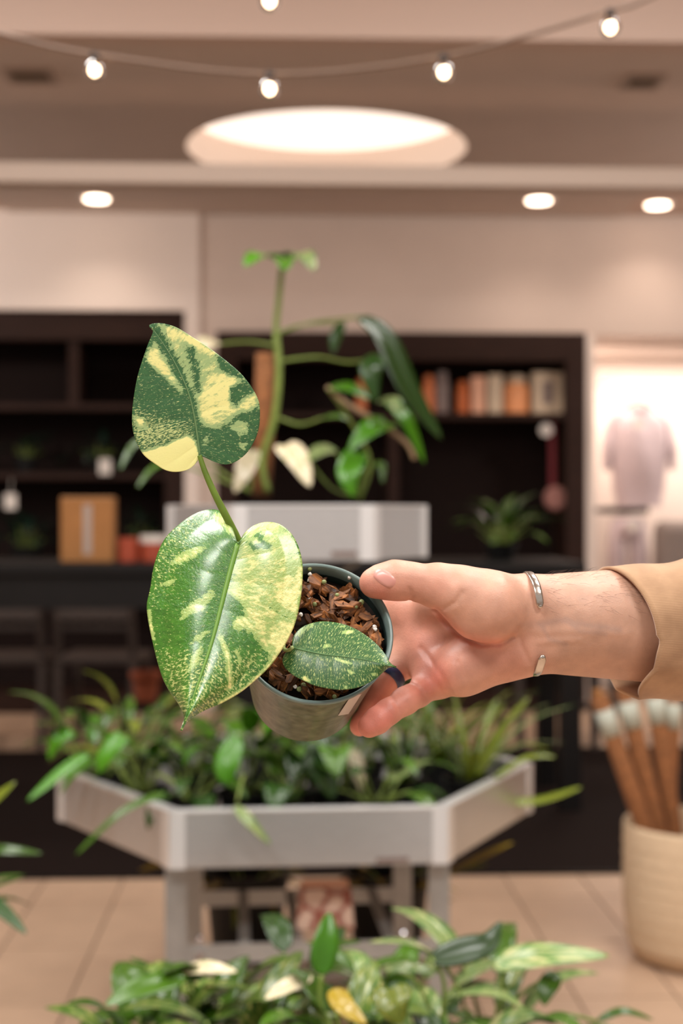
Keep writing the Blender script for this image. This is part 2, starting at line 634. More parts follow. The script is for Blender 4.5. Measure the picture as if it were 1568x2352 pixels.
def leaf_mesh(stem, blade, width, up, kind='lance', fold=0.25, stem_r=0.002, rows=9):
    """a petiole tube (stem: points) and a folded blade swept along blade points"""
    mb = MB()
    vein = []
    pr = PROF[kind]
    bl = catmull(blade, max(2, rows // (len(blade) - 1)))
    n = len(bl)
    cols = (-1, -0.5, 0, 0.5, 1)
    vs = []
    for i, p in enumerate(bl):
        t = i / (n - 1)
        tg = (bl[min(i + 1, n - 1)] - bl[max(i - 1, 0)]).normalized()
        s = tg.cross(Vector(up))
        if s.length < 1e-4:
            s = Vector((1, 0, 0))
        s.normalize()
        nn = s.cross(tg)
        w = width / 2 * pr(t)
        for c in cols:
            lobe = -tg * (0.10 * width * abs(c)) if (kind == 'heart' and t < 0.12) else Vector((0, 0, 0))
            vs.append(p + s * (w * c) + nn * (fold * w * (abs(c) ** 1.5 - 0.35)) + lobe)
            vein.append(((t - 0.35 * abs(c) + (3 if c < 0 else 0)), abs(c), 0))
    fs = []
    for i in range(n - 1):
        for k in range(4):
            fs.append((i * 5 + k, i * 5 + k + 1, (i + 1) * 5 + k + 1, (i + 1) * 5 + k))
    mb.add(vs, fs, 0)
    if stem:
        st = catmull(stem, 4)
        mb.tube(st, [stem_r * (1.2 - 0.4 * i / len(st)) for i in range(len(st))], 5, mi=1)
        vein += [(0, 0, 0)] * (len(mb.v) - len(vein))
    me = mb.mesh('leaf')
    a = me.attributes.new('vein', 'FLOAT_VECTOR', 'POINT')
    a.data.foreach_set('vector', [c for v in vein for c in v])
    me.polygons.foreach_set('use_smooth', [True] * len(me.polygons))
    return me


def add_leaf(parent, stem, blade, width, m, up=(0, 0, 1), kind='lance', fold=0.25, stem_r=0.002, rows=9, thick=0.0006, smat=None):
    me = leaf_mesh(stem, blade, width, up, kind, fold, stem_r, rows)
    me.materials.append(m)
    me.materials.append(smat or M_stem)
    o = link_mesh('leaf', me, None, parent)
    md = o.modifiers.new('thickness', 'SOLIDIFY')
    md.thickness = thick
    return o


def pot_parts(parent, r, h, m=M_black, rim=0.004):
    MB().lathe([(r * 0.74, 0), (r * 0.98, h * 0.86), (r * 0.98 + rim, h * 0.86), (r + rim, h), (r - 0.003, h), (r * 0.95, h * 0.85), (r * 0.9, h * 0.8)],
               24, capt=False).build('pot', m, parent, smooth=False)
    MB().lathe([(r * 0.5, h * 0.82), (r * 0.93, h * 0.84), (r * 0.6, h * 0.875), (r * 0.02, h * 0.89)], 20, capb=False).build('soil', M_soil, parent)


def random_plant(name, label, loc, r, h, n, kind, mats, L, Wd, pet, seed, el=(35, 80), droop=70, group=None, az=(0, 360), potm=M_black, cat='plant', stem_r=0.002, up_bias=0.0):
    rr = random.Random(seed)
    t = thing(name, label, cat, loc, group=group)
    pot_parts(t, r, h, potm)
    for i in range(n):
        a = math.radians(az[0] + (az[1] - az[0]) * (i + rr.uniform(-0.3, 0.3)) / n) if az[1] - az[0] < 359 else math.radians(i * 137.5 + rr.uniform(-20, 20))
        e = math.radians(rr.uniform(*el))
        out = Vector((math.cos(a), math.sin(a), 0))
        base = out * rr.uniform(0, r * 0.5) + Vector((0, 0, h * 0.86))
        pl = pet * rr.uniform(0.6, 1.15)
        bl = L * rr.uniform(0.75, 1.15)
        d = out * math.cos(e) + U_ * math.sin(e)
        p1 = base + d * pl * 0.5 + U_ * pl * 0.08
        p2 = base + d * pl + U_ * 0.0
        stem = [base, p1, p2] if pl > 0.004 else None
        start = p2 if stem else base
        pts = [start]
        ee = e if kind == 'grass' else e - math.radians(rr.uniform(15, 40))
        dr = math.radians(droop * rr.uniform(0.6, 1.2))
        for k in range(3):
            dd = out * math.cos(ee) + U_ * math.sin(ee) + Vector((rr.uniform(-.12, .12), rr.uniform(-.12, .12), 0))
            pts.append(pts[-1] + dd * bl / 3)
            ee -= dr / 3
        add_leaf(t, stem, pts, Wd * rr.uniform(0.8, 1.15), rr.choice(mats), kind=kind, fold=rr.uniform(0.1, 0.4), stem_r=stem_r, up=(0.001, 0, 1))
    return t


# ------------------------------------------------------------------ rear cabinets
def cabinet(name, label, x0, x1, Y, ztop, depth, shelves, dividers):
    t = thing(name, label, 'cabinet', ((x0 + x1) / 2, Y, 0))
    ox = (x0 + x1) / 2
    w = (x1 - x0) / 2 - 0.002
    boxo('back_panel', (-w, depth - 0.02, 0), (w, depth, ztop), M_cabback, t)
    fw = 0.12
    for s in (-1, 1):
        boxo('side_panel', (min(s * w, s * (w - fw)), 0, 0), (max(s * w, s * (w - fw)), depth - 0.02, ztop), M_darkwood, t, bevel=0.004)
    boxo('top_rail', (-w + fw, 0, ztop - 0.17), (w - fw, depth - 0.02, ztop), M_darkwood, t, bevel=0.004)
    boxo('plinth', (-w + fw, 0, 0), (w - fw, depth - 0.02, 0.12), M_darkwood, t)
    for z in shelves:
        boxo('shelf', (-w + fw, 0.02, z - 0.04), (w - fw, depth - 0.02, z), M_darkwood, t, bevel=0.003)
    for (x, za, zb) in dividers:
        boxo('divider', (x - ox - 0.03, 0.03, za), (x - ox + 0.03, depth - 0.02, zb), M_darkwood, t)
    return t


zs_l1 = Z(925, YL, 200)
zs_l2 = Z(1085, YL, 200)
cab_l = cabinet('bookcase', 'dark walnut bookcase built into the wall at the left', -4.2, xa, YL + 0.04, zcl - 0.004, 0.45,
                [zs_l1, zs_l2, 0.85], [(X(165, YL), zs_l1, zcl - 0.17)])
zs_r1 = Z(948, YR, 1100)
cab_r = cabinet('bookcase', 'dark walnut bookcase with lit jars, behind the moss pole plant', xc_, xd, YR - 0.02, zcr - 0.004, 0.45,
                [zs_r1, 0.85], [(X(905, YR), 0.85, zs_r1 - 0.04)])

# things on the right bookcase's shelf
YS = YR + 0.10


def jar(px0, px1, py0, label, body, lidm, cat='jar', name='jar', lid_frac=0.2, group=None):
    x0, x1 = X(px0, YS), X(px1, YS)
    h = Z(py0, YS) - Z(946, YS)
    r = (x1 - x0) / 2
    t = thing(name, label, cat, ((x0 + x1) / 2, YS + r, zs_r1 + 0.001), group=group)
    hb = h * (1 - lid_frac)
    MB().lathe([(r * 0.9, 0), (r, 0.01), (r, hb * 0.85), (r * 0.75, hb)], 20).build('body', body, t, smooth=False)
    MB().lathe([(r * 0.72, hb), (r * 0.74, hb + h * lid_frac * 0.8), (r * 0.4, h)], 20).build('lid', lidm, t)
    return t


def book(px0, px1, py0, label, cov, name='book', cat='book', depth=0.17):
    x0, x1 = X(px0, YS), X(px1, YS)
    h = Z(py0, YS) - Z(946, YS)
    t = thing(name, label, cat, ((x0 + x1) / 2, YS, zs_r1 + 0.001))
    w = (x1 - x0) / 2
    c = MB()
    c.box((-w, 0, 0), (-w + 0.006, depth, h)).box((w - 0.006, 0, 0), (w, depth, h)).box((-w + 0.006, 0, 0), (w - 0.006, 0.006, h))
    c.build('cover', cov, t)
    boxo('pages', (-w + 0.006, 0.008, 0.004), (w - 0.006, depth - 0.006, h - 0.005), M_white, t)
    return t


M_or = mat('orange_glaze', (204, 112, 58), 0.4)
M_or2 = mat('amber_glaze', (196, 98, 36), 0.4)
M_pe = mat('peach_card', (226, 170, 140), 0.7)
M_grey = mat('pewter', (122, 104, 98), 0.4)
M_crm = mat('cream_card', (206, 184, 158), 0.7)
M_glo = mat('peach_glass', (240, 160, 104), 0.4)
jar(972, 1000, 856, 'small orange jar at the left end of the lit shelf', M_or, M_or)
jar(1000, 1034, 846, 'grey jar with dark lid between two orange jars', M_grey, M_grey)
jar(1050, 1078, 870, 'amber jar beside the narrow peach book', M_or2, M_or2)
book(1084, 1114, 860, 'narrow peach book standing on the lit shelf', M_pe)
book(1122, 1154, 856, 'cream book standing just left of the round orange vase', M_crm)
jar(1158, 1220, 854, 'wide orange and peach vase with pale dome on the shelf', M_glo, M_crm, cat='vase', name='vase', lid_frac=0.22)
bx_ = book(1224, 1292, 850, 'square cream box with grey mark at the right shelf end', M_crm, name='box', cat='box')
boxo('mark', (-0.03, -0.003, 0.06), (0.03, -0.0005, 0.2), M_grey, bx_)
jar(818, 842, 864, 'little orange jar behind the hanging dark leaf', M_or, M_or2)

# red strap with tags hanging from the shelf end
t = thing('hanging_strap', 'dark red strap with round white tag hanging inside the right bookcase', 'strap', (X(1268, YR + 0.06), YR + 0.06, zs_r1 - 0.05))
MB().bar((0, 0, 0), (0, 0, Z(1105, YR + 0.06) - zs_r1), 0.035, 0.004).build('ribbon', mat('red_ribbon', (104, 26, 34), 0.8), t)
MB().lathe([(0.04, -0.003), (0.04, 0.003)], 16, M=Matrix.Translation((-0.04, -0.01, -0.05)) @ Matrix.Rotation(math.pi / 2, 4, 'X')).build('round_tag', M_white, t)
MB().lathe([(0.06, -0.015), (0.075, 0.0), (0.06, 0.015)], 16, M=Matrix.Translation((0.02, -0.01, Z(1125, YR) - zs_r1)) @ Matrix.Rotation(math.pi / 2, 4, 'X')).build('pouch', mat('pouch_rose', (150, 104, 96), 0.8), t)

# ------------------------------------------------------------------ alcove clothes
M_lilac = mat('lilac_knit', (196, 180, 184), 0.9, noise=0.06, nscale=30, bump=0.4, bscale=60)
YC = 9.35


def garment(name, label, cat, px0, px1, py0, py1, kind):
    c = PY((px0 + px1) / 2, py0, YC)
    t = thing(name, label, cat, (c.x, YC, c.z))
    w = X(px1, YC) - X(px0, YC)
    h = Z(py0, YC) - Z(py1, YC)
    bm = bmesh.new()
    if kind == 'top':
        outline = [(0.13, 0.0), (0.30, -0.05), (0.42, -0.13), (0.50, -0.40), (0.47, -0.62), (0.40, -0.60), (0.37, -0.42), (0.37, -0.80), (0.40, -0.93), (0.34, -1.0)]
    else:
        outline = [(0.5, 0.0), (0.5, -0.25), (0.48, -1.0), (0.12, -1.0), (0.03, -0.3)]
    NR, rings = 24, []
    # sleeve/body as stacked elliptical slices: body plus two sleeves
    mb = MB()
    nsl = 14
    if kind == 'top':
        pr = []
        for i in range(nsl):
            f = i / (nsl - 1)
            half = 0.12 + 0.26 * min(1, f / 0.14) if f < 0.14 else 0.38 + 0.03 * math.sin(f * 5)
            if f > 0.9:
                half *= 0.92
            dep = 0.05 + 0.05 * math.sin(min(1, f * 1.2) * math.pi * 0.8)
            pr.append((half * w, dep, -f * h))
        vs = []
        for (a, b_, z) in pr:
            for k in range(NR):
                an = 2 * math.pi * k / NR
                fold = 1 + 0.10 * math.sin(5 * an + z * 9)
                vs.append((a * math.cos(an), b_ * fold * math.sin(an), z))
        fs = [(i * NR + k, i * NR + (k + 1) % NR, (i + 1) * NR + (k + 1) % NR, (i + 1) * NR + k) for i in range(nsl - 1) for k in range(NR)]
        fs.append(tuple(range(NR)))
        mb.add(vs, fs)
        mb.build('body', M_lilac, t, smooth=True)
        for s in (-1, 1):
            MB().tube(catmull([(s * 0.25 * w, 0, -0.06 * h), (s * 0.40 * w, -0.01, -0.2 * h), (s * 0.45 * w, -0.02, -0.42 * h), (s * 0.46 * w, -0.02, -0.64 * h)], 4),
                      [0.07 * w + 0.005 * math.sin(i) for i in range(13)], 12).build('sleeve', M_lilac, t, smooth=True)
        MB().lathe([(0.055, -0.012), (0.06, 0), (0.055, 0.012)], 18, M=Matrix.Translation((0, -0.03, -0.02)) @ Matrix.Scale(0.7, 4, (0, 1, 0))).build('collar', M_lilac, t, smooth=True)
        MB().tube(catmull([(-0.3 * w, 0, -0.07 * h), (0, 0, 0.03), (0.3 * w, 0, -0.07 * h)], 6), 0.007, 6).build('hanger', M_black, t)
        MB().tube(catmull([(0, 0, 0.03), (0, 0, 0.09), (0.02, 0, 0.12), (0.0, 0, 0.15), (-0.02, 0, 0.13)], 5), 0.0035, 6).build('hook', M_black, t)
        MB().lathe([(0.035, -0.002), (0.035, 0.002)], 16, M=Matrix.Translation((-0.03, -0.115, -0.13)) @ Matrix.Rotation(math.pi / 2, 4, 'X')).build('price_tag', M_white, t)
    else:
        for s in (-1, 1):
            MB().tube([(s * 0.18 * w, 0, 0), (s * 0.24 * w, 0, -0.3 * h), (s * 0.27 * w, 0, -h)], [0.2 * w, 0.21 * w, 0.19 * w], 14).build('trouser_leg', M_lilac, t, smooth=True)
        MB().tube([(0, 0, 0.02), (0, 0, -0.12)], [0.30 * w, 0.34 * w], 14).build('waistband', M_lilac, t, smooth=True)
        MB().lathe([(0.04, -0.002), (0.04, 0.002)], 14, M=Matrix.Translation((0.0, -0.15, -0.03)) @ Matrix.Rotation(math.pi / 2, 4, 'X')).build('price_tag', M_white, t)
        MB().tube([(-0.3 * w, 0, 0.02), (0.3 * w, 0, 0.02)], 0.006, 6).build('hanger', M_black, t)
    bm.free()
    return t


garment('sweater', 'pale lilac sweater on a black hanger in the bright alcove', 'sweater', 1384, 1548, 932, 1165, 'top')
garment('trousers', 'pale lilac trousers hanging below the sweater in the alcove', 'trousers', 1390, 1492, 1196, 1400, 'bot')
# rails carrying them
for (py, nm, lb) in ((878, 'clothes_rail', 'thin upper clothes rail carrying the lilac sweater'), (1172, 'clothes_rail', 'dark lower clothes rail just above the lilac trousers')):
    c = PY(1440, py, YC)
    t = thing(nm, lb, 'rail', (c.x, YC, c.z))
    thick = 0.008 if py < 1000 else 0.022
    mtl = M_alu2 if py < 1000 else M_black
    MB().tube([(-0.17, 0, 0), (1.6 if py < 1000 else 0.14, 0, 0)], thick, 8).build('rod', mtl, t, smooth=True)
    MB().tube([(-0.14, 0, 0), (-0.14, YB - YC, 0)], thick * 0.8, 8).build('bracket', mtl, t)
    MB().tube([(0.1, 0, 0), (0.1, YB - YC, 0)], thick * 0.8, 8).build('bracket', mtl, t)
# grey armchair at the right
t = thing('armchair', 'grey upholstered armchair in the alcove at the right edge', 'armchair', (X(1600, 9.1), 9.0, 0))
M_uph = mat('grey_upholstery', (136, 124, 118), 0.9, noise=0.06, nscale=30)
za_ = Z(1196, 9.1)
boxo('seat', (-0.22, -0.25, 0.2), (0.55, 0.35, 0.5), M_uph, t, bevel=0.05)
boxo('backrest', (-0.22, 0.2, 0.45), (0.55, 0.4, za_), M_uph, t, bevel=0.06)
boxo('armrest', (-0.26, -0.25, 0.2), (-0.14, 0.32, 0.72), M_uph, t, bevel=0.04)
for sx in (-0.18, 0.5):
    for sy in (-0.2, 0.3):
        boxo('leg', (sx - 0.02, sy - 0.02, 0), (sx + 0.02, sy + 0.02, 0.2), M_blackwood, t)

# ------------------------------------------------------------------ left bookcase contents: shaded plants, tags
YLS = YL + 0.25
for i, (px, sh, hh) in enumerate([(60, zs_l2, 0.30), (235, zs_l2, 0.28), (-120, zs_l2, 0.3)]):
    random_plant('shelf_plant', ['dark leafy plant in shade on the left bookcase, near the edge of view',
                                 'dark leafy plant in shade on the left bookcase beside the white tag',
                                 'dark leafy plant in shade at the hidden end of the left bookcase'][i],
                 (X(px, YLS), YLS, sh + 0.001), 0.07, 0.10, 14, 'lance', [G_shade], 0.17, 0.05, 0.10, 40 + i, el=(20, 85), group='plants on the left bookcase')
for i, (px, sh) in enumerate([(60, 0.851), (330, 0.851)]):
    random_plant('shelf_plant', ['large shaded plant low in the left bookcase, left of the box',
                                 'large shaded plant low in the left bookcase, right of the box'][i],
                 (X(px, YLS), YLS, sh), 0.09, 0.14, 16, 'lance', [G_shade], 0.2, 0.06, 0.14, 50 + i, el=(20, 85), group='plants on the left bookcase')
for px, py, lb in ((241, 1072, 'small white price tag hanging below the shelf of the left bookcase'), (24, 1152, 'small beige price tag at the left edge of the bookcase')):
    p = PY(px, py, YL + 0.035)
    t = thing('price_tag', lb, 'tag', p)
    boxo('card', (-0.035, -0.002, -0.045), (0.035, 0.002, 0.045), M_white, t)
    MB().tube([(0, 0, 0.04), (0, 0.03, (0.06 if py < 1100 else zs_l2 - 0.03 - p.z))], 0.002, 5).build('string', M_white, t)

# ------------------------------------------------------------------ long black counter table
YT0, YT1 = 5.55, 6.25
ztab = Z(1293, YT0 + 0.02)
cnt = thing('counter_table', 'long black counter table across the back with books and a box', 'table', (0, YT0, 0))
boxo('table_top', (-4.5, 0, ztab - 0.045), (X(1348, YT0), YT1 - YT0, ztab), M_blackwood, cnt, bevel=0.004)
boxo('apron', (-4.45, 0.03, Z(1398, YT0)), (X(1340, YT0), 0.06, ztab - 0.045), M_blackwood, cnt)
for x in (-4.3, X(560, YT0), X(1320, YT0)):
    for y in (0.105, YT1 - YT0 - 0.07):
        boxo('leg', (x - 0.04, y - 0.04, 0.011), (x + 0.04, y + 0.04, ztab - 0.045), M_blackwood, cnt)
# cardboard box on the counter
t = thing('cardboard_box', 'brown cardboard parcel box standing on the black counter', 'box', (X(195, YT0 + 0.12), YT0 + 0.24, ztab + 0.001), rz=0.05)
wb = (X(256, YT0 + 0.1) - X(135, YT0 + 0.1)) / 2
hb_ = Z(1142, YT0 + 0.1) - ztab
boxo('body', (-wb, -0.1, 0), (wb, 0.1, hb_ - 0.004), M_card, t, bevel=0.003)
for s in (-1, 1):
    boxo('flap', (-wb + 0.001, min(0.001 * s, 0.1 * s), hb_ - 0.004), (wb - 0.001, max(0.001 * s, 0.1 * s), hb_), mat('cardboard_lit_flap', (206, 160, 118), 0.8), t)  # flaps paler than the body: light on the top put into their colour
boxo('tape', (-0.014, -0.1012, 0.03), (0.018, -0.1002, hb_ - 0.03), mat('packing_tape', (176, 160, 150), 0.4), t)
# red books / white lidded pots on the counter
M_red = mat('rust_red', (170, 74, 48), 0.5)
for (a, b_, top, lb, m1, m2) in ((268, 316, 1236, 'rust red canister on the black counter beside the box', M_red, M_red),
                                 (318, 380, 1230, 'rust red canister with a white lid behind the big leaf', M_red, M_white)):
    x0, x1 = X(a, YT0 + 0.1), X(b_, YT0 + 0.1)
    r = (x1 - x0) / 2
    h = Z(top, YT0 + 0.1) - ztab
    t = thing('canister', lb, 'canister', ((x0 + x1) / 2, YT0 + 0.1 + r, ztab + 0.001))
    MB().lathe([(r * 0.95, 0), (r, 0.006), (r, h * 0.72)], 20).build('body', m1, t)
    MB().lathe([(r * 1.03, h * 0.72), (r * 1.03, h * 0.97), (r * 0.9, h)], 20).build('lid', m2, t)
# dark bushy plant on the counter in front of the right bookcase
random_plant('bushy_plant', 'bushy green plant on the black counter, right of the upper tray',
             (X(1150, YT0 + 0.35), YT0 + 0.35, ztab + 0.001), 0.07, 0.07, 26, 'lance', [G_dark, G_mid], 0.16, 0.055, 0.12, 77, el=(25, 88), droop=60)
# terracotta pots and boxes below
for px, py0, py1, wpx, lb in ((335, 1548, 1612, 62, 'terracotta pot standing on a stool shelf under the counter'),):
    pass
c_ = PY(335, 1610, 6.6)
t = thing('terracotta_pot', 'orange terracotta pot on a low black stand under the counter', 'pot', (c_.x, c_.y, c_.z))
MB().lathe([(0.045, 0), (0.065, 0.11), (0.073, 0.11), (0.073, 0.135), (0.06, 0.135), (0.055, 0.03)], 22, capt=False).build('body', M_terra, t)
MB().lathe([(0.02, 0.10), (0.058, 0.105), (0.01, 0.115)], 18, capb=False).build('soil', M_soil, t)
t = thing('plant_stand', 'low black stand holding the terracotta pot', 'stand', (c_.x, c_.y, 0.011))
boxo('top', (-0.12, -0.12, c_.z - 0.011 - 0.03), (0.12, 0.12, c_.z - 0.011 - 0.001), M_blackwood, t)
for sx in (-1, 1):
    for sy in (-1, 1):
        boxo('leg', (sx * 0.1 - 0.012, sy * 0.1 - 0.012, 0), (sx * 0.1 + 0.012, sy * 0.1 + 0.012, c_.z - 0.041), M_blackwood, t)


# ------------------------------------------------------------------ chairs
def chair(px, Y, rz, label, hback=0.86, w=0.42):
    t = thing('dining_chair', label, 'chair', (X(px, Y), Y, 0.0115), rz, group='dark chairs by the counter')
    hs = 0.46
    d = 0.42
    boxo('seat', (-w / 2, -d / 2, hs - 0.04), (w / 2, d / 2, hs), M_chair, t, bevel=0.008)
    for sx in (-1, 1):
        MB().bar((sx * (w / 2 - 0.02), -d / 2 + 0.02, 0), (sx * (w / 2 - 0.02), -d / 2 + 0.02, hs - 0.04), 0.035, 0.035).build('leg', M_chair, t)
        MB().bar((sx * (w / 2 - 0.02), d / 2 + 0.03, 0), (sx * (w / 2 - 0.02), d / 2 - 0.02, hs - 0.04), 0.035, 0.035).build('leg', M_chair, t)
        MB().bar((sx * (w / 2 - 0.02), d / 2 - 0.02, hs), (sx * (w / 2 - 0.02), d / 2 + 0.05, hback), 0.035, 0.03).build('back_post', M_chair, t)
        MB().bar((sx * (w / 2 - 0.02), -d / 2 + 0.03, 0.2), (sx * (w / 2 - 0.02), d / 2, 0.2), 0.02, 0.03).build('stretcher', M_chair, t)
    MB().bar((-w / 2 + 0.03, d / 2 + 0.045, hback - 0.035), (w / 2 - 0.03, d / 2 + 0.045, hback - 0.035), 0.025, 0.07).build('top_rail', M_chair, t)
    MB().bar((-w / 2 + 0.03, d / 2 + 0.01, hs + 0.15), (w / 2 - 0.03, d / 2 + 0.01, hs + 0.15), 0.02, 0.03).build('lower_rail', M_chair, t)
    for k in range(4):
        x = -0.11 + k * 0.073
        MB().bar((x, d / 2 + 0.01, hs + 0.15), (x, d / 2 + 0.045, hback - 0.06), 0.018, 0.014).build('back_slat', M_chair, t)
    return t


chair(20, 7.4, math.pi + 0.05, 'dark slatted chair behind the counter, at the left edge of view', 0.72)
chair(240, 7.4, math.pi - 0.1, 'dark slatted chair behind the counter, left of the terracotta pot', 0.72)
chair(1250, 7.3, math.pi + 0.1, 'dark slatted chair at the right, below the wrist', 0.78)
chair(1470, 7.35, math.pi, 'dark slatted chair at the right, behind the coir poles', 0.78)

# ------------------------------------------------------------------ string lights
M_cable = mat('cable_brown', (124, 102, 88), 0.6)
M_bulb = mat('bulb_glow', (255, 240, 220), 0.3, emit=(255, 226, 190), estr=12.0)
M_bglass = mat('bulb_glass', (255, 240, 226), 0.05, trans=1.0)


def string_light(label, cable, bulbs, D):
    o = P(cable[0][0], cable[0][1], cable[0][2])
    t = thing('string_lights', label, 'string lights', o)
    pts = catmull([P(*c) - o for c in cable], 6)
    MB().tube(pts, 0.0048, 6).build('cable', M_cable, t, smooth=True)
    for (px, py, D) in bulbs:
        c = P(px, py, D) - o
        b = MB()
        b.lathe([(0.004, 0.021), (0.012, 0.019), (0.0195, 0.008), (0.021, 0.0), (0.0195, -0.008), (0.013, -0.017), (0.003, -0.021)], 18, M=Matrix.Translation(c))
        bo = b.build('bulb', M_bglass, t, smooth=True)
        MB().lathe([(0.004, 0.019), (0.011, 0.013), (0.0165, 0.0), (0.0150, -0.008), (0.005, -0.0175)], 14, M=Matrix.Translation(c)).build('filament_glow', M_bulb, bo, smooth=True)
        MB().lathe([(0.009, 0.038), (0.0105, 0.034), (0.0105, 0.022), (0.009, 0.0195)], 14, M=Matrix.Translation(c)).build('socket', M_bronze, bo)
    return t


string_light('sagging string of round bulbs across the ceiling, four bulbs visible',
             [(-700, -170, 3.4), (-330, -10, 3.3), (20, 82, 3.2), (225, 126, 3.15), (620, 170, 3.1), (1015, 130, 3.05), (1395, 28, 3.0), (1500, -8, 3.0), (1900, -190, 3.0)],
             [(217, 161, 3.15), (619, 204, 3.1), (1019, 166, 3.05), (1401, 63, 3.0)], 3.1)
string_light('second string of lights along the top edge, one bulb showing',
             [(-500, -260, 2.9), (100, -90, 2.9), (620, -36, 2.9), (1150, -100, 2.9), (1900, -330, 2.9)],
             [(619, 2, 2.9)], 2.9)

# ------------------------------------------------------------------ hexagonal display stand
SD0 = 2.87
H_low = 0.6
stand_c = P(684, 1176, SD0 + 0.476)
st = thing('display_stand', 'two-tier hexagonal aluminium plant display stand', 'display stand', (stand_c.x, stand_c.y, 0), rz=-YAW + 0.08)
M_panel = M_alu
M_panel2 = mat('panel_side', (170, 150, 130), 0.5, metal=0.35)


def hex_tray(side, zr, hp, inner_floor=True):
    R = side
    cs = [Vector((R * math.cos(math.radians(a)), R * math.sin(math.radians(a)), 0)) for a in (240, 300, 0, 60, 120, 180)]
    for i in range(6):
        a, b_ = cs[i], cs[(i + 1) % 6]
        mb = MB()
        A = a + U_ * (zr - hp / 2); B = b_ + U_ * (zr - hp / 2)
        t = (b_ - a).normalized()
        mb.bar(A + t * 0.004, B - t * 0.004, 0.004, hp)
        po = mb.build('tray_panel', M_panel, st, bevel=0.001)
        inw = -((a + b_) / 2).normalized()
        MB().bar(a + U_ * zr + inw * 0.010 + t * 0.012, b_ + U_ * zr + inw * 0.010 - t * 0.012, 0.028, 0.005).build('rim_flange', mat('polished_edge', (236, 236, 236), 0.3, metal=0.5), po, bevel=0.001)
        MB().bar(a + U_ * (zr - hp) + inw * 0.012 + t * 0.012, b_ + U_ * (zr - hp) + inw * 0.012 - t * 0.012, 0.024, 0.004).build('bottom_flange', M_panel, po)
    for c in cs:
        mb = MB()
        n = c.normalized()
        tt = Vector((-n.y, n.x, 0))
        for s in (-1, 1):
            d = (tt * s * 0.866 - n * 0.5).normalized()
            q = c + n * 0.004 + d * 0.014
            mb.bar(q + U_ * (zr - hp + 0.001), q + U_ * (zr + 0.003), 0.003, 0.03, up=d.cross(U_)) if False else mb.bar(
                c + n * 0.003 + U_ * (zr - hp / 2), c + n * 0.003 + d * 0.03 + U_ * (zr - hp / 2), 0.005, hp + 0.004)
        mb.build('corner_strip', mat('polished_edge', (236, 236, 236), 0.3, metal=0.5), st)
    if inner_floor:
        fl = MB()
        k = 0.985
        vs = [c * k + U_ * (zr - hp + 0.004) for c in cs] + [c * k + U_ * (zr - hp + 0.010) for c in cs]
        fl.add(vs, [tuple(range(6))[::-1], tuple(range(6, 12))] + [(i, (i + 1) % 6, 6 + (i + 1) % 6, 6 + i) for i in range(6)])
        fl.build('tray_floor', M_alu2, st)
    return zr - hp + 0.010


HP = 0.112
Z_lo = hex_tray(0.555, H_low, HP)
Z_up = hex_tray(0.302, 1.214, 0.118)
# pole that carries the upper tray
MB().tube([(0, 0, Z_lo), (0, 0, 1.094)], 0.016, 14).build('centre_pole', M_alu2, st, smooth=True)
MB().lathe([(0.09, Z_lo), (0.09, Z_lo + 0.006), (0.03, Z_lo + 0.02)], 20).build('pole_foot', M_alu2, st)
for a in (30, 150, 270):
    d = Vector((math.cos(math.radians(a)), math.sin(math.radians(a)), 0))
    MB().bar(d * 0.015 + U_ * 1.0, d * 0.2 + U_ * 1.095, 0.02, 0.006).build('brace', M_alu2, st)
fy = -0.476 + 0.045
by = -0.02
legs = []
for sx in (-1, 1):
    for y, hw in ((fy, 0.27), (by, 0.245)):
        mb = MB()
        x = sx * hw
        mb.box((x - 0.022, y - 0.003, 0), (x + 0.022, y + 0.001, H_low - HP - 0.004))
        mb.box((x + (0.018 if sx > 0 else -0.022), y + 0.001, 0), (x + (0.022 if sx > 0 else -0.018), y + 0.036, H_low - HP - 0.004))
        mb.build('leg', M_alu2, st)
ZR = 0.318
boxo('front_rail', (-0.247, fy - 0.001, ZR - 0.038), (0.247, fy + 0.003, ZR), M_alu2, st)
boxo('rear_rail', (-0.222, by - 0.001, ZR - 0.036), (0.222, by + 0.003, ZR), M_alu2, st)
boxo('rear_rail', (-0.24, by + 0.002, 0.10), (0.24, by + 0.006, 0.138), M_alu2, st)
for x in (-0.13, -0.02, 0.06, 0.17):
    boxo('shelf_bar', (x - 0.012, fy + 0.003, ZR - 0.004), (x + 0.012, by - 0.001, ZR), M_alu2, st)
for x in (-0.222, 0.197):
    MB().lathe([(0.010, 0), (0.010, 0.012), (0.006, 0.016)], 10, M=Matrix.Translation((x, fy + 0.010, ZR))).build('bolt', mat('bolt_steel', (210, 210, 214), 0.25, metal=1.0), st)
    MB().lathe([(0.009, 0), (0.009, 0.006)], 10, M=Matrix.Translation((x, fy - 0.001, ZR - 0.02)) @ Matrix.Rotation(math.pi / 2, 4, 'X')).build('bolt', MATS['bolt_steel'], st)
# grey label strips riveted to both front panels
boxo('label_plate', (0.135, -0.4865, H_low - HP + 0.004), (0.20, -0.4835, H_low - HP + 0.013), M_grey, st)
boxo('label_plate', (0.06, -0.2685, 1.105), (0.115, -0.2645, 1.115), M_grey, st)

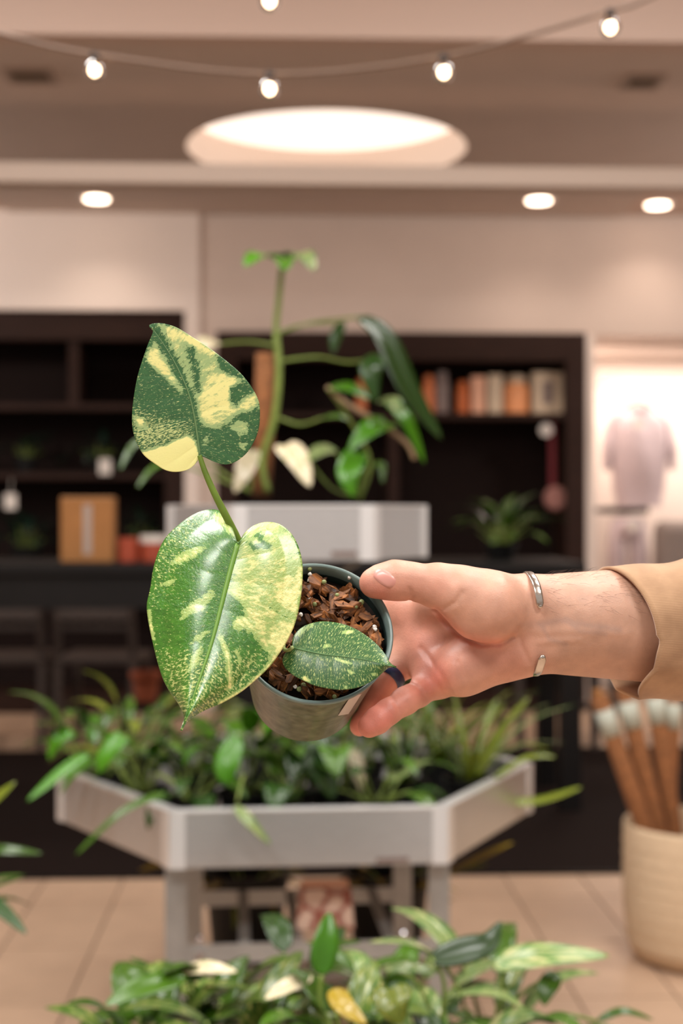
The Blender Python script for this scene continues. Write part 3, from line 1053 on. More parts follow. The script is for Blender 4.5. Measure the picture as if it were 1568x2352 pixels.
# package on the stand's lower shelf
pk = P(746, 2140, 3.02)
t = thing('gift_bag', 'small white and rust patterned package on the lower shelf of the stand', 'package', (pk.x, pk.y, ZR + 0.001))
M_pk = bpy.data.materials.new('patterned_paper'); M_pk.use_nodes = True
nt = M_pk.node_tree
tc = nt.nodes.new('ShaderNodeTexCoord'); wv = nt.nodes.new('ShaderNodeTexVoronoi'); wv.feature = 'DISTANCE_TO_EDGE'; wv.inputs['Scale'].default_value = 22
rp = nt.nodes.new('ShaderNodeValToRGB'); rp.color_ramp.elements[0].color = srgb(150, 70, 50); rp.color_ramp.elements[1].color = srgb(228, 196, 176)
rp.color_ramp.elements[0].position = 0.04; rp.color_ramp.elements[1].position = 0.16
nt.links.new(tc.outputs['Object'], wv.inputs['Vector']); nt.links.new(wv.outputs['Distance'], rp.inputs[0]); nt.links.new(rp.outputs[0], nt.nodes['Principled BSDF'].inputs['Base Color'])
MB().add([(-0.062, -0.03, 0), (0.062, -0.03, 0), (0.062, 0.03, 0), (-0.062, 0.03, 0), (-0.055, -0.018, 0.085), (0.055, -0.018, 0.085), (0.055, 0.018, 0.085), (-0.055, 0.018, 0.085)],
         [(0, 3, 2, 1), (4, 5, 6, 7), (0, 1, 5, 4), (1, 2, 6, 5), (2, 3, 7, 6), (3, 0, 4, 7)]).build('bag_body', M_pk, t, bevel=0.006)
boxo('folded_top', (-0.05, -0.006, 0.085), (0.05, 0.006, 0.10), M_pe, t)

# ------------------------------------------------------------------ plants on the stand
def on_tray(px, D, z):
    p = P(px, 1176, D)
    return (p.x, p.y, z + 0.001)


TRAY = [
    # px, D, n, kind, mats, L, W, pet, seed, label, el, droop
    (215, 3.30, 9, 'lance', [G_bright, G_mid], 0.17, 0.045, 0.12, 1, 'green arching plant at the far left corner of the lower tray', (30, 85), 90),
    (330, 3.12, 12, 'lance', [G_bright, G_mid, G_yel], 0.14, 0.04, 0.13, 2, 'light green plant in the lower tray, second pot from the left', (25, 85), 80),
    (300, 3.55, 12, 'lance', [G_yel, G_mid], 0.14, 0.035, 0.14, 3, 'yellow-green plant at the back left of the lower tray', (40, 88), 70),
    (450, 3.35, 14, 'lance', [G_yel, G_mid, G_varl], 0.12, 0.035, 0.14, 4, 'yellow-green tufted plant below the tip of the big leaf', (35, 88), 80),
    (560, 3.10, 12, 'lance', [G_bright, G_mid], 0.15, 0.05, 0.13, 5, 'mid green drooping plant beside the pole, left of it', (40, 85), 110),
    (620, 3.55, 12, 'lance', [G_mid, G_yel], 0.12, 0.035, 0.16, 6, 'mixed green plant at the back of the lower tray, behind the pot', (40, 88), 70),
    (760, 3.12, 10, 'heart', [G_mid, G_dark], 0.13, 0.075, 0.14, 7, 'dark green broad-leaved plant just right of the pole', (40, 85), 110),
    (830, 3.45, 10, 'lance', [G_mid, G_varl], 0.12, 0.05, 0.16, 8, 'plant with pale leaf spots below the pinky finger', (40, 85), 80),
    (925, 3.20, 22, 'grass', [G_yel, G_varl, G_mid], 0.26, 0.018, 0.0, 9, 'bushy fine-leaved plant at the front right of the lower tray', (35, 88), 70),
    (1010, 3.50, 20, 'grass', [G_yel, G_mid], 0.28, 0.018, 0.0, 10, 'bushy fine-leaved plant behind, at the right of the tray', (40, 88), 60),
    (1075, 3.25, 18, 'grass', [G_yel, G_varl], 0.27, 0.02, 0.0, 11, 'yellow-green grassy plant at the right corner of the tray', (35, 85), 75),
    (440, 3.04, 11, 'lance', [G_mid, G_dark], 0.13, 0.05, 0.09, 12, 'low dark green plant at the front edge of the tray, below the leaf tip', (15, 80), 90),
    (665, 3.02, 11, 'heart', [G_dark, G_mid], 0.11, 0.06, 0.09, 13, 'low broad-leaved plant at the front edge of the tray, under the pot', (20, 80), 100),
    (860, 3.02, 11, 'lance', [G_dark, G_mid, G_varl], 0.12, 0.045, 0.09, 14, 'low plant at the front edge of the tray, under the pinky', (20, 80), 90),
]
for (px, D, n, kind, mats_, L, Wd, pet, seed, lb, el, dr) in TRAY:
    random_plant('potted_plant', lb, on_tray(px, D, Z_lo), 0.055, 0.095, n, kind, mats_, L, Wd, pet, 100 + seed, el=el, droop=dr, group='plants in the lower tray')


def W2L(parent, pts):
    o = parent.location
    return [P(*p) - o for p in pts]


def traced_leaf(parent, stem, blade, wpx, m, up=(0, -0.6, 0.8), kind='lance', fold=0.2, stem_r=0.0025, smat=None):
    D = blade[0][2]
    return add_leaf(parent, W2L(parent, stem) if stem else None, W2L(parent, blade), wpx / FPX * D, m, up=up, kind=kind, fold=fold, stem_r=stem_r, rows=12, smat=smat)


# single leaves that can be told apart in the lower tray
pl = [o for o in bpy.data.objects if o.name.startswith('potted_plant')]
p0 = pl[0]
traced_leaf(p0, [(225, 1790, 3.28), (235, 1730, 3.2), (205, 1730, 3.1)], [(205, 1730, 3.1), (140, 1775, 3.05), (62, 1840, 3.0)], 34, G_bright)
traced_leaf(p0, [(225, 1790, 3.28), (215, 1710, 3.25), (165, 1680, 3.2)], [(165, 1680, 3.2), (130, 1700, 3.18), (112, 1745, 3.18)], 42, G_bright, kind='heart')
p1 = pl[1]
traced_leaf(p1, [(330, 1830, 3.1), (360, 1780, 2.95), (400, 1800, 2.85)], [(380, 1820, 2.83), (280, 1865, 2.78), (172, 1965, 2.75)], 24, G_mid, kind='grass')
traced_leaf(p1, [(330, 1830, 3.1), (310, 1700, 3.05), (280, 1690, 3.0)], [(280, 1690, 3.0), (240, 1740, 2.98), (228, 1775, 2.98)], 50, G_bright, kind='heart')
p4 = pl[4]
traced_leaf(p4, [(560, 1830, 3.1), (560, 1700, 3.0), (545, 1690, 2.98)], [(545, 1690, 2.98), (520, 1760, 2.95), (525, 1810, 2.95)], 62, G_bright)
traced_leaf(p4, [(560, 1830, 3.1), (560, 1780, 2.9), (545, 1840, 2.82)], [(540, 1850, 2.82), (575, 1890, 2.80), (622, 1940, 2.80)], 30, G_varl)
p6 = pl[6]
traced_leaf(p6, [(760, 1830, 3.1), (745, 1720, 3.0), (715, 1700, 2.97)], [(715, 1705, 2.97), (745, 1770, 2.95), (765, 1835, 2.95)], 84, G_dark, kind='heart')
p7 = pl[7]
traced_leaf(p7, [(830, 1830, 3.4), (815, 1740, 3.1), (808, 1720, 3.05)], [(808, 1720, 3.05), (822, 1770, 3.03), (832, 1818, 3.03)], 38, G_cream)
p10 = pl[10]
traced_leaf(p10, None, [(1130, 1790, 3.2), (1210, 1740, 3.2), (1275, 1738, 3.2)], 20, G_yel, kind='grass')
traced_leaf(p10, None, [(1120, 1840, 3.3), (1230, 1840, 3.3), (1335, 1808, 3.3)], 30, G_yel, kind='grass')
traced_leaf(p10, None, [(1090, 1780, 3.2), (1150, 1680, 3.2), (1215, 1600, 3.2)], 34, G_yel, kind='grass')

# tubs with yellowing plants on the floor under the stand
for i, (px, D, lb) in enumerate([(565, 3.62, 'big black tub with yellowing plant on the floor under the stand, left one'),
                                 (890, 3.62, 'big black tub with yellowing plant on the floor under the stand, right one')]):
    p = P(px, 1176, D)
    tb = random_plant('floor_plant', lb, (p.x, p.y, 0.001), 0.105, 0.29, 9, 'lance', [G_yellow, G_yel], 0.12, 0.035, 0.06, 300 + i, el=(10, 45), droop=40, group='tub plants under the stand')
    if i == 1:
        traced_leaf(tb, None, [(940, 2050, 3.6), (1060, 1990, 3.35), (1178, 1935, 3.2)], 52, G_yellow, kind='lance')
        traced_leaf(tb, None, [(940, 2050, 3.6), (1050, 2000, 3.4), (1120, 1985, 3.3)], 34, G_yel, kind='lance')
    else:
        traced_leaf(tb, None, [(500, 2040, 3.6), (400, 1985, 3.5), (318, 2000, 3.4)], 34, G_yellow, kind='lance')

# ------------------------------------------------------------------ moss pole plant on the upper tray
mp = thing('moss_pole_plant', 'tall climbing plant on a brown moss pole on the upper tray', 'plant', on_tray(610, 3.36, Z_up))
pot_parts(mp, 0.06, 0.105)
o_ = mp.location
MB().tube([P(600, 1140, 3.36) - o_, P(606, 1000, 3.36) - o_, P(609, 812, 3.36) - o_], [0.024, 0.025, 0.023], 14).build('moss_pole', M_coir, mp, smooth=True)
MB().tube(catmull([P(616, 1130, 3.33) - o_, P(602, 1060, 3.33) - o_, P(630, 960, 3.32) - o_, P(640, 850, 3.32) - o_, P(634, 760, 3.33) - o_, P(640, 690, 3.33) - o_, P(648, 600, 3.33) - o_], 5),
          [0.008] * 20 + [0.007] * 11, 8).build('vine', M_stem, mp, smooth=True)
Dm = 3.32
L_ = lambda *a, **k: traced_leaf(mp, *a, **k)
L_(None, [(648, 600, 3.33), (600, 583, 3.25), (562, 612, 3.2)], 70, G_bright, up=(0, -.3, 1))
L_(None, [(648, 600, 3.33), (690, 580, 3.25), (722, 622, 3.2)], 66, G_varl, up=(0, -.3, 1))
L_(None, [(648, 596, 3.33), (652, 590, 3.15), (655, 622, 3.05)], 60, G_bright, up=(0, -.3, 1))
L_([(640, 765, Dm), (700, 745, Dm), (790, 742, 3.25)], [(790, 738, 3.25), (770, 775, 3.25), (765, 812, 3.25)], 34, G_dark)
L_([(640, 765, Dm), (720, 740, Dm), (830, 728, 3.2)], [(820, 726, 3.2), (880, 770, 3.18), (930, 880, 3.16), (980, 960, 3.16), (1015, 1010, 3.16)], 74, G_dark, up=(0.5, -0.8, 0.4))
L_([(640, 830, Dm), (730, 820, Dm), (800, 832, 3.25), (880, 820, 3.22)], [(878, 816, 3.22), (852, 850, 3.2), (862, 925, 3.2)], 60, G_dark)
L_([(636, 795, Dm), (570, 785, 3.3), (500, 790, 3.28)], [(500, 785, 3.28), (470, 790, 3.25), (440, 830, 3.25)], 60, G_cream)
L_([(640, 960, Dm), (690, 975, Dm), (740, 960, 3.3)], [(740, 960, 3.3), (775, 955, 3.28), (800, 965, 3.28)], 20, G_mid)
mp2 = thing('climbing_plant', 'leafy climbing plant right of the moss pole on the upper tray', 'plant', on_tray(826, 3.34, Z_up))
pot_parts(mp2, 0.05, 0.09)
o2 = mp2.location
MB().tube(catmull([P(826, 1150, 3.34) - o2, P(850, 1060, 3.32) - o2, P(800, 960, 3.3) - o2, P(752, 890, 3.28) - o2], 5), 0.004, 7).build('vine', M_stem, mp2, smooth=True)
MB().tube(catmull([P(752, 890, 3.28) - o2, P(800, 930, 3.25) - o2, P(860, 965, 3.25) - o2, P(930, 1015, 3.25) - o2, P(952, 1055, 3.25) - o2], 5), 0.0055, 7).build('aerial_stem', mat('stem_tan', (150, 124, 92), 0.7), mp2, smooth=True)
L2 = lambda *a, **k: traced_leaf(mp2, *a, **k)
L2(None, [(752, 893, 3.28), (800, 890, 3.25), (850, 918, 3.23)], 44, G_bright)
L2(None, [(880, 915, 3.25), (930, 960, 3.2), (975, 1065, 3.2)], 46, G_bright, up=(0.5, -0.8, 0.4))
L2(None, [(890, 970, 3.24), (850, 985, 3.2), (800, 1035, 3.18)], 68, G_bright, kind='heart')
L2(None, [(820, 1040, 3.24), (800, 1090, 3.2), (812, 1142, 3.2)], 62, G_bright, kind='heart')
L2([(826, 1140, 3.34), (835, 1090, 3.3), (850, 1070, 3.28)], [(850, 1070, 3.28), (875, 1068, 3.26), (878, 1110, 3.25)], 24, G_mid)
L2(None, [(870, 920, 3.25), (905, 925, 3.22), (918, 968, 3.2)], 44, G_varl)
L2([(826, 1140, 3.34), (800, 1080, 3.3), (770, 1040, 3.28)], [(770, 1030, 3.28), (735, 1035, 3.25), (700, 1062, 3.22)], 46, G_varl)
L2([(826, 1140, 3.34), (760, 1120, 3.3), (690, 1030, 3.28)], [(655, 1022, 3.28), (685, 1060, 3.22), (712, 1118, 3.2)], 64, G_cream, kind='heart')
mp3 = thing('pale_leaf_plant', 'small plant with cream leaves left of the moss pole', 'plant', on_tray(575, 3.22, Z_up))
pot_parts(mp3, 0.03, 0.06)
traced_leaf(mp3, [(575, 1130, 3.22), (580, 1060, 3.2), (572, 1035, 3.18)], [(575, 1035, 3.18), (560, 1085, 3.15), (538, 1132, 3.14)], 52, G_cream, kind='heart')
traced_leaf(mp3, [(575, 1130, 3.22), (450, 1080, 3.2), (380, 1060, 3.15)], [(380, 1060, 3.15), (345, 1080, 3.12), (315, 1120, 3.1)], 20, G_mid, kind='grass')
traced_leaf(mp3, [(575, 1130, 3.22), (440, 1040, 3.2), (340, 1000, 3.15)], [(340, 1000, 3.15), (300, 1030, 3.12), (275, 1080, 3.1)], 24, G_mid, kind='grass')

# ------------------------------------------------------------------ cream basket with coir poles
bp = floor_pt(1605, 2200)
DB = (bp - CAM).dot(F_)
bk = thing('woven_basket', 'tall cream woven basket on the tiles at the right edge', 'basket', (bp.x, bp.y, 0.001))
rb = 172 / FPX * DB
hb2 = 300 / FPX * DB + 0.015
MB().lathe([(rb * 0.72, 0), (rb * 0.86, 0.012), (rb * 0.95, 0.05), (rb, 0.15), (rb * 1.0, hb2 - 0.01), (rb * 0.985, hb2), (rb * 0.965, hb2 - 0.004), (rb * 0.96, 0.06), (rb * 0.9, 0.02)], 48, capt=True).build('body', M_basket, bk, smooth=True)
for k in range(1, 9):
    z = 0.03 + k * (hb2 - 0.05) / 9
    rr_ = rb * (0.95 + 0.05 * min(1, (z - 0.05) / 0.1)) if z > 0.05 else rb * 0.9
    MB().lathe([(rr_ - 0.002, z - 0.006), (rr_ + 0.0025, z), (rr_ - 0.002, z + 0.006)], 48, capb=False, capt=False).build('weave_band', M_basket, bk, smooth=True)
M_lab = mat('label_sleeve', (186, 190, 176), 0.6)
zb_ = 0.03
poles = [((1480, 1900), (1375, 1600), 'coir pole leaning far left in the basket, white label near its top'),
         ((1510, 1900), (1432, 1580), 'coir pole leaning left in the basket, second from the left'),
         ((1545, 1900), (1500, 1570), 'coir pole in the middle of the basket, label under the sleeve'),
         ((1530, 1905), (1545, 1585), 'upright coir pole in the basket with a white label band'),
         ((1600, 1900), (1612, 1575), 'upright coir pole in the basket, cut by the right edge')]
for i, (a, b_, lb) in enumerate(poles):
    D = DB - 0.06 + 0.03 * i
    A = P(a[0], a[1], D); B = P(b_[0], b_[1], D)
    d = (B - A).normalized()
    q = A + d * ((zb_ - A.z) / d.z)
    t = thing('coir_pole', lb, 'coir pole', q, group='coir poles in the basket')
    T = B - q
    MB().tube([Vector((0, 0, 0)), T * 0.5, T], 0.0248, 12).build('fibre_sleeve', M_coir, t, smooth=True)
    MB().tube([T * 0.85, T * 0.95], 0.0262, 12).build('paper_label', M_lab, t, smooth=True)
    MB().tube([T, T + d * 0.02], 0.012, 10).build('end_cap', M_card, t)

# ------------------------------------------------------------------ foreground bench with plants
fb = thing('plant_bench', 'low aluminium plant bench in the foreground under the leafy plants', 'bench', (0.0, 1.95, 0))
ZF = 0.33
boxo('bench_top', (-0.75, -0.30, ZF - 0.03), (0.75, 0.30, ZF), M_alu2, fb, bevel=0.004)
for sx in (-0.7, 0.7):
    for sy in (-0.26, 0.26):
        boxo('leg', (sx - 0.02, sy - 0.02, 0), (sx + 0.02, sy + 0.02, ZF - 0.03), M_alu2, fb)
FG = [
    (330, 1.95, 14, 'heart', [G_mid, G_var, G_dark], 0.11, 0.055, 0.12, 1, 'variegated plant at the lower left of the foreground foliage'),
    (470, 2.05, 14, 'heart', [G_var, G_mid], 0.10, 0.055, 0.13, 2, 'variegated leafy plant in the foreground, second from left'),
    (570, 1.85, 14, 'heart', [G_var, G_mid, G_varl], 0.10, 0.055, 0.13, 3, 'speckled plant in the foreground below the stand leg'),
    (680, 2.05, 16, 'lance', [G_mid, G_var, G_dark], 0.11, 0.045, 0.14, 4, 'dense green plant in the foreground with cream speckled leaves'),
    (790, 1.85, 14, 'heart', [G_mid, G_var, G_yel], 0.10, 0.055, 0.13, 5, 'foreground plant with yellow leaves, centre of the bottom edge'),
    (900, 2.02, 14, 'lance', [G_mid, G_varl], 0.12, 0.045, 0.13, 6, 'foreground plant with long pale leaves, right of centre'),
    (1010, 1.9, 13, 'heart', [G_mid, G_dark, G_varl], 0.11, 0.055, 0.12, 7, 'green foreground plant below the right stand leg'),
    (1130, 2.05, 12, 'lance', [G_mid, G_varl], 0.15, 0.045, 0.12, 8, 'foreground plant with long leaves reaching right over the tiles'),
    (400, 1.75, 12, 'heart', [G_mid, G_dark], 0.10, 0.05, 0.10, 9, 'dark green plant nearest the lower left of the bench'),
    (1080, 1.75, 12, 'heart', [G_mid, G_dark], 0.10, 0.05, 0.10, 10, 'dark green plant nearest the lower right of the bench'),
    (720, 1.72, 12, 'heart', [G_dark, G_var], 0.09, 0.05, 0.10, 11, 'dark speckled plant nearest the camera at the bottom centre'),
]
fgs = []
for (px, D, n, kind, mats_, L, Wd, pet, seed, lb) in FG:
    fgs.append(random_plant('foreground_plant', lb, on_tray(px, D, ZF), 0.048, 0.085, n, kind, mats_, L, Wd, pet, 500 + seed, el=(25, 85), droop=70, group='foreground bench plants'))
# leaves that can be told apart
traced_leaf(fgs[4], [(760, 2400, 1.85), (735, 2310, 1.85), (738, 2240, 1.85)], [(738, 2240, 1.85), (748, 2160, 1.86), (757, 2095, 1.88)], 66, G_bright, up=(0.2, -1, 0.1))
traced_leaf(fgs[3], [(690, 2390, 1.98), (720, 2270, 1.9), (716, 2250, 1.88)], [(716, 2240, 1.88), (660, 2265, 1.86), (608, 2295, 1.84)], 46, G_cream, up=(0, -.6, 1))
traced_leaf(fgs[4], [(790, 2400, 1.8), (770, 2330, 1.78)], [(765, 2270, 1.78), (790, 2310, 1.74), (842, 2352, 1.72)], 52, G_yellow, up=(0, -.8, .6))
traced_leaf(fgs[5], [(900, 2390, 1.9), (900, 2330, 1.8)], [(895, 2270, 1.8), (905, 2310, 1.78), (925, 2350, 1.78)], 90, G_yel, up=(0, -.8, .6), kind='heart')
traced_leaf(fgs[6], [(1010, 2390, 1.9), (1020, 2260, 1.9), (990, 2200, 1.9)], [(985, 2205, 1.9), (1060, 2185, 1.9), (1120, 2165, 1.9), (1150, 2115, 1.92)], 70, G_dark, up=(0, -.8, .6))
traced_leaf(fgs[7], [(1130, 2380, 2.0), (1150, 2280, 2.0), (1160, 2240, 2.0)], [(1130, 2215, 2.0), (1240, 2195, 1.98), (1400, 2195, 1.98)], 74, G_varl, up=(0, -.6, .8))
traced_leaf(fgs[7], [(1130, 2380, 2.0), (1200, 2280, 2.0), (1280, 2240, 2.0)], [(1280, 2235, 2.0), (1255, 2270, 1.98), (1250, 2310, 1.97)], 50, G_mid, up=(0, -.8, .6))
traced_leaf(fgs[7], [(1130, 2380, 2.0), (1270, 2330, 2.0), (1370, 2345, 2.0)], [(1370, 2345, 2.0), (1430, 2322, 2.0), (1500, 2342, 2.0)], 22, G_mid, up=(0, -.6, .8))
traced_leaf(fgs[6], [(1010, 2390, 1.9), (960, 2260, 1.92), (880, 2225, 1.92)], [(880, 2225, 1.92), (940, 2222, 1.9), (1010, 2232, 1.9)], 34, G_varl, up=(0, -.6, .8))
traced_leaf(fgs[1], [(470, 2400, 2.0), (440, 2300, 1.98), (420, 2280, 1.95)], [(430, 2245, 1.95), (320, 2270, 1.92), (240, 2310, 1.9)], 60, G_mid, up=(0, -.6, .8))
traced_leaf(fgs[1], [(470, 2400, 2.0), (440, 2240, 2.0), (420, 2225, 1.98)], [(420, 2228, 1.98), (480, 2222, 1.96), (545, 2232, 1.95)], 40, G_cream, up=(0, -.6, .8))

# arching plant standing left of the frame whose leaves reach in
lp = random_plant('arching_plant', 'arching plant at the left edge with leaf tips reaching into view', (P(-190, 1176, 2.5).x, P(-190, 1176, 2.5).y, 0.001), 0.11, 0.22, 10, 'lance', [G_mid, G_dark], 0.18, 0.04, 0.25, 611, el=(50, 85), droop=100)
traced_leaf(lp, [(-190, 2300, 2.5), (-150, 2000, 2.5), (-90, 1880, 2.45)], [(-90, 1880, 2.45), (-30, 1850, 2.4), (36, 1795, 2.4)], 40, G_yel)
traced_leaf(lp, [(-190, 2300, 2.5), (-160, 2050, 2.5), (-100, 1970, 2.45)], [(-100, 1965, 2.45), (0, 1952, 2.4), (98, 1960, 2.4)], 34, G_mid)
traced_leaf(lp, [(-190, 2300, 2.5), (-160, 2120, 2.45), (-90, 2050, 2.4)], [(-90, 2050, 2.4), (-10, 2080, 2.35), (62, 2146, 2.3)], 44, G_dark)


# ------------------------------------------------------------------ the potted plant held in the hand
def qpt(px, py, D):
    """camera-frame metres: right, depth, up"""
    return np.array([(px - CX) / FPX * D, D, (CY - py) / FPX * D])


def q2w(q):
    return CAM + R_ * float(q[0]) + F_ * float(q[1]) + U_ * float(q[2])


RIM_C = qpt(725, 1450, 0.965)
RIM_R = 0.0525
POT_H = 0.104
BOT_R = 0.0395
tilt = math.radians(31)
ax = np.array([0.02, -math.cos(tilt), math.sin(tilt)])      # out of the pot's mouth
ax = ax + np.array([0.075, 0, 0])
ax /= np.linalg.norm(ax)
AXW = (R_ * float(ax[0]) + F_ * float(ax[1]) + U_ * float(ax[2])).normalized()
rimw = q2w(RIM_C)
botw = rimw - AXW * POT_H
PQ = AXW.to_track_quat('Z', 'Y')
PM = PQ.to_matrix().to_4x4()                                # pot-local to world directions

hp_ = thing('potted_plant', 'variegated heart-leaved plant in a small clear grey pot held in the hand', 'plant', botw)


def HW(px, py, D):
    return q2w(qpt(px, py, D)) - botw


M_pot = bpy.data.materials.new('smoky_clear_plastic'); M_pot.use_nodes = True
nt = M_pot.node_tree; b = nt.nodes['Principled BSDF']
tc = nt.nodes.new('ShaderNodeTexCoord')
n1 = nt.nodes.new('ShaderNodeTexNoise'); n1.inputs['Scale'].default_value = 130; n1.inputs['Detail'].default_value = 6
nt.links.new(tc.outputs['Object'], n1.inputs['Vector'])
rp = nt.nodes.new('ShaderNodeValToRGB')
rp.color_ramp.elements[0].position = 0.3; rp.color_ramp.elements[0].color = srgb(78, 76, 60)
rp.color_ramp.elements[1].position = 0.75; rp.color_ramp.elements[1].color = srgb(122, 120, 102)
nt.links.new(n1.outputs[0], rp.inputs[0]); nt.links.new(rp.outputs[0], b.inputs['Base Color'])
b.inputs['Roughness'].default_value = 0.4
b.inputs['Coat Weight'].default_value = 0.1
M_rim = mat('pot_rim_plastic', (112, 132, 128), 0.3, noise=0.15, nscale=60)
M_inn = mat('pot_inner_plastic', (46, 62, 58), 0.4)

PL = lambda x, y, z: PM @ Vector((x, y, z))
wall = MB()
wall.lathe([(BOT_R * 0.3, 0.002), (BOT_R - 0.004, 0.0), (BOT_R, 0.004), (RIM_R * 0.975, POT_H - 0.0045)], 72, M=PM, capt=False)
wall.build('pot_wall', M_pot, hp_, smooth=True)
rim = MB()
rim.lathe([(RIM_R * 0.972, POT_H - 0.0048), (RIM_R, POT_H - 0.0042), (RIM_R + 0.0006, POT_H - 0.001), (RIM_R - 0.0004, POT_H), (RIM_R - 0.0020, POT_H - 0.0006), (RIM_R * 0.945, POT_H - 0.010)], 96, M=PM, capb=False, capt=False)
rim.build('pot_rim', M_rim, hp_, smooth=True)
inn = MB()
inn.lathe([(RIM_R * 0.945, POT_H - 0.010), (RIM_R * 0.90, POT_H - 0.035)], 64, M=PM, capb=False, capt=False)
inn.build('pot_inner_wall', M_inn, hp_, smooth=True)
SOILZ = POT_H - 0.0105
soil = MB()
soil.lathe([(RIM_R * 0.925, SOILZ - 0.006), (RIM_R * 0.6, SOILZ - 0.003), (0.001, SOILZ)], 48, M=PM, capb=False)
soil.build('potting_soil', M_soil, hp_, smooth=True)


def pot_surface(px, py, off):
    """point on the outer pot wall under a photo pixel"""
    d = (q2w(qpt(px, py, 1.0)) - CAM).normalized()
    lo = PM.inverted() @ (CAM - botw)
    ld = PM.inverted().to_3x3() @ d
    t = 0.8
    while t < 1.3:
        q = lo + ld * t
        if 0 <= q.z <= POT_H and math.hypot(q.x, q.y) <= BOT_R + (RIM_R * 0.975 - BOT_R) * q.z / (POT_H - 0.0045) + off:
            return PM @ q
        t += 0.0003
    return None


# white sticker wrapped on the right side of the pot
gr = []
for j in range(7):
    for i in range(5):
        u, v = i / 4, j / 6
        px = 806 + 24 * u - 30 * v
        py = 1598 - 4 * u + 46 * v
        gr.append(pot_surface(px, py, 0.0006))
if all(g is not None for g in gr):
    st_ = MB().add(gr, [(j * 5 + i, (j + 1) * 5 + i, (j + 1) * 5 + i + 1, j * 5 + i + 1) for j in range(6) for i in range(4)])
    st_.build('sticker', mat('sticker_paper', (206, 196, 188), 0.5), hp_, smooth=True)

# bark chips, fibres, perlite and feed beads
rb_ = random.Random(21)
M_bark = bpy.data.materials.new('bark'); M_bark.use_nodes = True
nt = M_bark.node_tree; b = nt.nodes['Principled BSDF']
tc = nt.nodes.new('ShaderNodeTexCoord'); mpn = nt.nodes.new('ShaderNodeMapping'); mpn.inputs['Scale'].default_value = (0.35, 1.6, 1.6)
n1 = nt.nodes.new('ShaderNodeTexNoise'); n1.inputs['Scale'].default_value = 260; n1.inputs['Detail'].default_value = 6
nt.links.new(tc.outputs['Object'], mpn.inputs[0]); nt.links.new(mpn.outputs[0], n1.inputs['Vector'])
rp = nt.nodes.new('ShaderNodeValToRGB')
rp.color_ramp.elements[0].position = 0.32; rp.color_ramp.elements[0].color = srgb(58, 30, 12)
rp.color_ramp.elements[1].position = 0.72; rp.color_ramp.elements[1].color = srgb(188, 118, 56)
nt.links.new(n1.outputs[0], rp.inputs[0])
oi = nt.nodes.new('ShaderNodeObjectInfo'); mr = nt.nodes.new('ShaderNodeMapRange'); mr.inputs['To Min'].default_value = 0.3; mr.inputs['To Max'].default_value = 1.2
nt.links.new(oi.outputs['Random'], mr.inputs['Value'])
hs = nt.nodes.new('ShaderNodeHueSaturation'); nt.links.new(mr.outputs[0], hs.inputs['Value']); nt.links.new(rp.outputs[0], hs.inputs['Color'])
nt.links.new(hs.outputs[0], b.inputs['Base Color'])
b.inputs['Roughness'].default_value = 0.6
bmpn = nt.nodes.new('ShaderNodeBump'); bmpn.inputs['Strength'].default_value = 0.7; bmpn.inputs['Distance'].default_value = 0.0008
nt.links.new(n1.outputs[0], bmpn.inputs['Height']); nt.links.new(bmpn.outputs[0], b.inputs['Normal'])


def chip_mesh(i):
    bm = bmesh.new()
    l = rb_.uniform(0.008, 0.024); w = rb_.uniform(0.0045, 0.013); h = rb_.uniform(0.002, 0.005)
    for k in range(13):
        a = rb_.uniform(0, 6.283); r = rb_.uniform(0.6, 1.0)
        x = math.cos(a) * r; y = math.sin(a) * r
        bm.verts.new((x * l / 2, y * w / 2 * rb_.uniform(0.6, 1.2), rb_.choice((-1, 1)) * h / 2 * rb_.uniform(0.5, 1.1)))
    bmesh.ops.convex_hull(bm, input=bm.verts)
    for v in [v for v in bm.verts if not v.link_faces]:
        bm.verts.remove(v)
    me = bpy.data.meshes.new('bark_chip')
    bm.to_mesh(me); bm.free()
    me.materials.append(M_bark)
    return me


chips = [chip_mesh(i) for i in range(40)]
for i in range(290):
    r = RIM_R * 0.885 * math.sqrt(rb_.random()); a = rb_.uniform(0, 2 * math.pi)
    lay = i % 3
    cm = rb_.choice(chips)
    sc = rb_.uniform(0.6, 1.1)
    ext = max(v.co.length for v in cm.vertices) * sc
    r = min(r, RIM_R * 0.915 - ext)
    o = link_mesh('bark_chip', cm, None, hp_)
    o.location = PL(r * math.cos(a), r * math.sin(a), SOILZ + 0.0005 + 0.0028 * lay + rb_.uniform(-0.001, 0.0015))
    o.scale = (sc, sc, sc)
    o.rotation_euler = (PM.to_3x3() @ Matrix.Rotation(rb_.uniform(0, 6.28), 3, 'Z') @ Matrix.Rotation(rb_.gauss(0, 0.45), 3, 'Y') @ Matrix.Rotation(rb_.gauss(0, 0.5), 3, 'X')).to_euler()
for i in range(34):
    r = RIM_R * 0.8 * math.sqrt(rb_.random()); a = rb_.uniform(0, 2 * math.pi); th = rb_.uniform(0, 6.28); l = rb_.uniform(0.008, 0.018)
    c = Vector((r * math.cos(a), r * math.sin(a), SOILZ + 0.007 + rb_.uniform(-0.002, 0.002)))
    d = Vector((math.cos(th), math.sin(th), rb_.uniform(-.2, .2))) * l / 2
    k = Vector((rb_.uniform(-.002, .002), rb_.uniform(-.002, .002), rb_.uniform(0, .002)))
    MB().tube([PM @ (c - d), PM @ (c + k), PM @ (c + d)], [0.0003, 0.0006, 0.0002], 5).build('bark_fibre', M_bark, hp_)
M_perl = mat('perlite', (226, 220, 212), 0.7)
M_bead = mat('feed_bead', (140, 150, 96), 0.35, rand=0.2)
